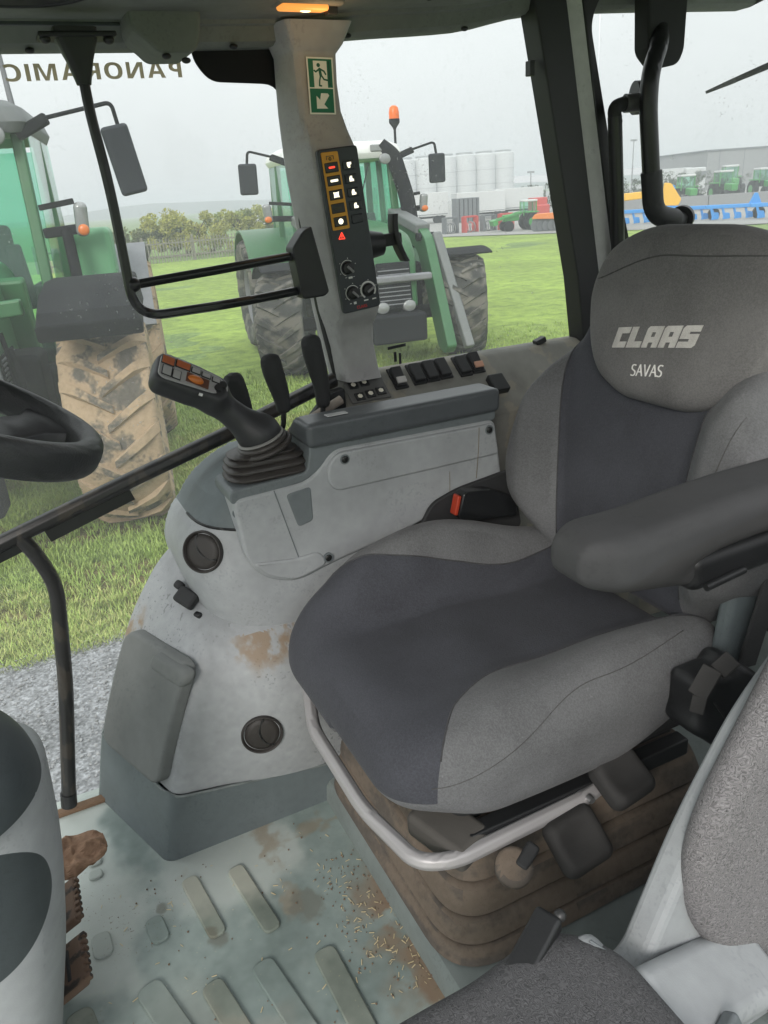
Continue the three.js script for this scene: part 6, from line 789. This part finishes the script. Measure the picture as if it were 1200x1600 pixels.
[[8.4, -49, 3.6, 1.9, [0.14, 0.17, 0.06], 'dull green bush at the left end of the hedge'], [10.4, -47.5, 4.4, 2.7, [0.36, 0.36, 0.08], 'yellow green willow bush left in the hedge'], [12.2, -48.5, 4.6, 2.4, [0.24, 0.29, 0.08], 'green bush in the middle of the hedge'], [14.0, -47, 4.4, 2.7, [0.34, 0.35, 0.08], 'yellow green bush right in the hedge behind the mirror'], [16.4, -48, 4.4, 2.9, [0.15, 0.19, 0.06], 'dark green bush at the right end of the hedge'], [19, -50, 3.4, 2.7, [0.09, 0.12, 0.05], 'dark bush behind the loader tractor cab']].forEach(([x, z, w, h, c, l]) => leafTree(l, 'bush', [x, GY, z], w, h, c, 6500, bark));
{
  const F = thing('field_fence', 'low weathered paling fence along the back of the field', 'fence', [12, GY, -43]); bases.set(F, [0, 0, 0]);
  const wood = new THREE.MeshStandardMaterial({ color: col(0.20, 0.19, 0.16), roughness: 1 });
  const pal = []; for (let x = -10; x < 11; x += 0.16) pal.push(box(0.05, 1.15 + rr(-0.05, 0.05), 0.025, [x, 0.58, 0.03], [0, 0, rr(-0.02, 0.02)], 0)); const pm = part('pales', pal, wood, F); pm.userData.kind = 'stuff';
  for (const y of [0.3, 0.95]) part('rail', box(21, 0.07, 0.04, [0.5, y, 0], [0, 0, 0], 0), wood, F); for (let x = -10; x < 11; x += 2.6) part('post', box(0.10, 1.3, 0.10, [x, 0.65, -0.05], [0, 0, 0], 0.01), wood, F);
}
const FC = { white: new THREE.MeshStandardMaterial({ color: col(0.52, 0.53, 0.53), roughness: 0.7 }), grey: new THREE.MeshStandardMaterial({ color: col(0.23, 0.235, 0.24), roughness: 0.8 }), dgrey: new THREE.MeshStandardMaterial({ color: col(0.12, 0.13, 0.14), roughness: 0.7 }), red: new THREE.MeshStandardMaterial({ color: col(0.45, 0.06, 0.05), roughness: 0.5 }), orange: new THREE.MeshStandardMaterial({ color: col(0.65, 0.19, 0.03), roughness: 0.5 }), green: new THREE.MeshStandardMaterial({ color: col(0.04, 0.24, 0.05), roughness: 0.45 }), blue: new THREE.MeshStandardMaterial({ color: col(0.03, 0.25, 0.62), roughness: 0.45 }), yellow: new THREE.MeshStandardMaterial({ color: col(0.75, 0.40, 0.03), roughness: 0.5 }), black: M.darkOut };
const local = (name, label, cat, p, yaw = 0, group) => { const T = thing(name, label, cat, p, group); T.rotation.y = yaw; bases.set(T, [0, 0, 0]); return T; };
// silos
[[104, 10.7], [110.4, 10.9], [116.9, 11.1], [123.4, 11.3], [129.9, 11.4], [136.4, 11.5]].forEach(([x, h], i) => { const T = local('silo', ['leftmost pale silo behind the loader tractor', 'second pale silo from the left', 'third pale silo from the left, behind the mirror', 'third pale silo from the right', 'second pale silo from the right', 'rightmost pale silo of the row'][i], 'silo', [x + 2.5, GY, -203], 0, 'row of pale silos'); part('shell', lathe([[3.15, 0], [3.15, h], [2.9, h + 0.35], [0, h + 0.6]], 36), FC.white, T); for (const y of [0.33, 0.66]) part('band', lathe([[3.17, h * y - 0.06], [3.21, h * y - 0.04], [3.21, h * y + 0.04], [3.17, h * y + 0.06]], 36), FC.grey, T); part('top_rail', lathe([[2.3, h + 0.5], [2.34, h + 0.95], [2.38, h + 0.95], [2.36, h + 0.5]], 20), FC.grey, T); });
// long white trailers and low sheds in front of them
const trailer = (label, p, w, h, d, m, yaw = 0) => { const T = local('trailer', label, 'trailer', p, yaw, 'pale trailers below the silos'); part('body', box(w, h * 0.76, d, [0, h * 0.62, 0], [0, 0, 0], 0.04), m, T); part('chassis', box(w * 0.94, 0.14, d * 0.5, [0, h * 0.2, 0], [0, 0, 0], 0.02), FC.black, T); for (const x of [-0.38, -0.3, 0.3, 0.38]) part('wheel', cyl([x * w, h * 0.13, d * 0.3], [x * w, h * 0.13, d * 0.5], h * 0.13, h * 0.13, 16), FC.black, T); part('stripe', box(w * 0.96, 0.05, 0.02, [0, h * 0.3, d / 2 + 0.01], [0, 0, 0], 0), FC.dgrey, T); return T; };
trailer('long white trailer below the left silos', [34.2, GY, -63], 5.0, 2.5, 2.2, FC.white, -0.3); trailer('white box trailer in the middle below the silos', [40.4, GY, -63], 4.4, 2.3, 2.2, FC.white, -0.3); trailer('pale trailer below the right silos', [45.2, GY, -64], 4.6, 2.4, 2.2, FC.white, -0.3); trailer('grey trailer at the right end of the yard', [49.5, GY, -59], 4.6, 1.9, 2.2, FC.grey, -0.3);
{ const T = local('dark_shed', 'dark grey container standing before the white trailers', 'container', [36.6, GY, -59], -0.3); part('body', box(1.9, 1.9, 1.8, [0, 0.95, 0], [0, 0, 0], 0.03), FC.dgrey, T); for (let k = 0; k < 5; k++) part('rib', box(0.06, 1.8, 0.05, [-0.75 + k * 0.37, 0.95, 0.91], [0, 0, 0], 0.01), FC.black, T); }
// rollers / cage implements
[[26.4, -44.4, FC.dgrey, 'dark cage roller at the left of the implement row'], [27.6, -44, FC.red, 'red cage roller, left of the two red ones'], [28.7, -43.6, FC.dgrey, 'dark cage roller between the two red ones'], [29.9, -43.4, FC.red, 'red cage roller, right of the two red ones']].forEach(([x, z, m, l]) => { const T = local('cage_roller', l, 'implement', [x, GY, z], 0.05, 'implements parked along the field edge'); for (const s of [-0.45, 0.45]) part('frame', box(0.08, 0.95, 0.5, [s, 0.5, 0], [0, 0, 0], 0.02), m, T); part('beam', box(1.0, 0.12, 0.12, [0, 0.95, 0], [0, 0, 0], 0.02), m, T); for (let k = 0; k < 5; k++) part('hoop', xf(new THREE.TorusGeometry(0.30, 0.03, 6, 18), { r: [0, Math.PI / 2, 0], p: [-0.36 + k * 0.18, 0.34, 0] }), k % 2 ? FC.grey : m, T); });
// small tractors and machines
const miniTractor = (label, p, s, m, yaw, loader) => { const T = local('small_tractor', label, 'tractor', p, yaw, 'green machines parked in the yard'); T.scale.setScalar(s); const P = (n, g, q) => part(n, g, q, T);
  P('hood', box(0.7, 0.65, 1.6, [0, 1.25, 0.8], [0.05, 0, 0], 0.12), m); P('roof', box(1.4, 0.2, 1.4, [0, 2.7, -1.0], [0, 0, 0], 0.08), FC.white); for (const a of [-1, 1]) { for (const z of [-1.6, -0.35]) P('post', box(0.09, 1.3, 0.09, [a * 0.62, 2.0, z], [0, 0, 0], 0.02), m); P('front_wheel', cyl([a * 0.55, 0.5, 1.2], [a * 0.95, 0.5, 1.2], 0.5, 0.5, 20), FC.black); P('rear_wheel', cyl([a * 0.6, 0.8, -1.1], [a * 1.1, 0.8, -1.1], 0.8, 0.8, 24), FC.black); P('fender', box(0.45, 0.12, 1.3, [a * 0.85, 1.68, -1.1], [0, 0, 0], 0.05), m); P('rim', cyl([a * 1.08, 0.8, -1.1], [a * 1.13, 0.8, -1.1], 0.4, 0.4, 16), m); }
  P('seat_block', box(0.9, 0.6, 1.1, [0, 1.3, -1.0], [0, 0, 0], 0.1), FC.black); P('cab_glass', box(1.15, 1.1, 1.2, [0, 2.05, -1.0], [0, 0, 0], 0.02), M.tint); if (loader) { for (const a of [-0.5, 0.5]) P('loader_arm', beam([a, 1.7, -0.2], [a, 1.1, 2.3], 0.12, 0.2, 0.03), m); P('bucket', box(1.5, 0.5, 0.5, [0, 0.9, 2.5], [0.3, 0, 0], 0.05), m); } return T; };
miniTractor('bright green loader tractor at the field edge below the silos', [29.3, GY, -41.2], 0.62, FC.green, -1.9, true);
miniTractor('green tractor with white roof in the upper row near the warehouse', [80, GY, -70], 1.15, FC.green, -0.6, false); miniTractor('green tractor in the lower row, left of two, near the warehouse', [63.5, GY, -56], 0.95, FC.green, -0.4, false); miniTractor('green tractor in the lower row, right of two, near the warehouse', [70, GY, -57], 0.95, FC.green, -0.4, false); miniTractor('dull green tractor half hidden left of the concrete bank', [55.5, GY, -53], 0.9, FC.green, -0.5, false);
{ const T = local('red_box_truck', 'small red box truck right of the silos', 'truck', [35.4, GY, -47.5], -0.4); part('body', box(1.0, 1.3, 1.6, [0, 1.05, 0], [0, 0, 0], 0.05), FC.red, T); part('cab', box(0.95, 0.9, 0.8, [0, 0.8, 1.2], [0, 0, 0], 0.1), FC.red, T); for (const x of [-0.4, 0.4]) for (const z of [-0.5, 1.1]) part('wheel', cyl([x - 0.1, 0.3, z], [x + 0.1, 0.3, z], 0.3, 0.3, 14), FC.black, T); }
{ const T = local('disc_harrow', 'orange implement with a row of discs at the field edge', 'implement', [29.4, GY, -37.8], -0.85, 'implements parked along the field edge'); part('hood', slab([[-1.3, 0.72], [-1.1, 0.98], [0.6, 1.02], [1.4, 0.92], [1.4, 0.7], [0.4, 0.66]], 0.6, { r: 0.08, bevel: 0.03, p: [0, 0, -0.3] }), FC.orange, T); for (let k = 0; k < 8; k++) part('disc', cyl([-1.1 + k * 0.32, 0.33, -0.04], [-1.1 + k * 0.32 + 0.05, 0.33, 0.04], 0.32, 0.32, 18), FC.dgrey, T); part('beam', box(2.6, 0.12, 0.2, [0, 0.62, 0], [0, 0, 0], 0.03), FC.dgrey, T); }
// blue ploughs
[[34.0, -36.6, -0.4, 'blue plough low down left, behind the strut'], [36.4, -34.6, -0.55, 'blue plough with raised leg behind the seat top'], [37.6, -32.6, -0.6, 'blue plough in the middle of the blue row'], [38.6, -30.4, -0.65, 'blue plough at the right end of the blue row']].forEach(([x, z, yaw, l], i) => { const T = local('plough', l, 'plough', [x, GY, z], yaw, 'blue ploughs lined up in the yard'); const P = (n, g, q) => part(n, g, q, T);
  P('beam', beam([-1.5, 0.75, 0], [1.5, 0.72, 0.2], 0.2, 0.2, 0.03), FC.blue); for (let k = 0; k < 5; k++) { P('leg', beam([-1.2 + k * 0.6, 0.75, 0.05], [-1.05 + k * 0.6, 0.18, 0.15], 0.09, 0.12, 0.02), FC.blue); P('share', slab([[-0.25, 0], [0.28, 0.02], [0.2, 0.32], [-0.12, 0.36]], 0.05, { r: 0.08, bevel: 0.01, p: [-1.0 + k * 0.6, 0.08, 0.2], rot: [0, 0.5, 0] }), FC.blue); } P('tower', slab([[-0.35, 0], [0.35, 0], [0.08, i === 1 ? 1.25 : 0.6], [-0.08, i === 1 ? 1.25 : 0.6]], 0.12, { r: 0.03, bevel: 0.02, p: [i === 1 ? -1.0 : 1.1, 0.75, 0] }), FC.blue); P('wheel', cyl([1.35, 0.32, -0.1], [1.35, 0.32, 0.12], 0.32, 0.32, 18), FC.black); });
{ const T = local('yellow_boom', 'yellow folded machine boom behind the black pillar', 'machine', [30.6, GY, -33.6], -0.75); part('boom', beam([-1.2, 1.55, 0], [2.0, 1.72, 0], 0.28, 0.36, 0.05), FC.yellow, T); part('head', slab([[1.9, 1.1], [2.7, 1.05], [2.85, 1.35], [2.3, 2.15], [1.95, 2.2]], 0.4, { r: 0.1, bevel: 0.03, p: [0, 0, -0.2] }), FC.yellow, T); part('column', box(0.4, 1.5, 0.4, [-1.0, 0.75, 0], [0, 0, 0], 0.05), FC.dgrey, T); part('foot', box(1.6, 0.2, 1.2, [-0.6, 0.1, 0], [0, 0, 0], 0.04), FC.dgrey, T); }
{ const T = local('warehouse', 'long grey flat roofed warehouse behind the green tractors', 'building', [128, GY, -88], -0.35); part('wall', box(52, 5.6, 20, [0, 2.8, -8], [0, 0, 0], 0.05), FC.grey, T); part('parapet', box(52.4, 0.25, 20.4, [0, 5.7, -8], [0, 0, 0], 0.05), FC.dgrey, T); for (let k = 0; k < 13; k++) part('wall_joint', box(0.08, 5.5, 0.06, [-24 + k * 4, 2.8, 2.02], [0, 0, 0], 0), FC.dgrey, T); part('door', box(4, 4, 0.1, [-8, 2, 2.05], [0, 0, 0], 0.02), FC.dgrey, T); }
{ const T = local('white_lorry', 'white lorry at the left end of the grey warehouse', 'lorry', [97, GY, -93], 0.2); part('cab', box(2.2, 3.0, 2.2, [0, 1.9, 1.2], [0, 0, 0], 0.2), FC.white, T); part('windscreen', box(2.0, 0.9, 0.06, [0, 2.4, 2.32], [0, 0, 0], 0.02), FC.dgrey, T); part('body', box(2.3, 2.6, 5, [0, 2.2, -2.6], [0, 0, 0], 0.05), FC.white, T); for (const x of [-0.95, 0.95]) for (const z of [1.0, -3.8]) part('wheel', cyl([x - 0.15, 0.5, z], [x + 0.15, 0.5, z], 0.5, 0.5, 16), FC.black, T); }
{ const T = local('concrete_bank', 'low grey concrete retaining wall behind the blue ploughs', 'wall', [49.5, GY, -42], -0.62); for (let k = 0; k < 7; k++) part('panel', box(2.94, 1.05, 0.3, [-7 + k * 3, 0.52, 0], [0, 0, 0], 0.02), FC.grey, T); }
[[85, -116, 'thin lamp mast to the right of the silos', 4.6], [107, -106, 'thin lamp mast left of the warehouse', 5.2], [104.5, -113, 'thinner mast close left of the warehouse', 8.6]].forEach(([x, z, l, h]) => { const T = local('lamp_mast', l, 'mast', [x, GY, z], 0, 'lamp masts in the yard'); part('pole', cyl([0, 0, 0], [0, h, 0], 0.14, 0.08, 10), FC.grey, T); part('head', box(1.3, 0.3, 0.3, [0, h, 0], [0, 0, 0], 0.05), FC.grey, T); });
for (const [x, z, w, h, l] of [[64, -62, 6.5, 3.0, 'dark thicket of brambles left of the lower green tractors'], [58, -63, 7, 2.6, 'low dark thicket behind the yellow boom'], [72, -74, 8, 3.4, 'dark scrub between the tractor rows'], [92, -84, 8, 3.4, 'brown green scrub before the warehouse'], [50, -66, 5, 3.2, 'dark conifer clump right of the silos'], [98, -78, 7, 2.6, 'scrub at the right edge before the warehouse']]) leafTree(l, 'bush', [x, GY, z], w, h, [0.06, 0.08, 0.045], 3000, bark);
scene.fog = new THREE.FogExp2(0xe4eaec, 0.0028);
renderer.render(scene, camera);
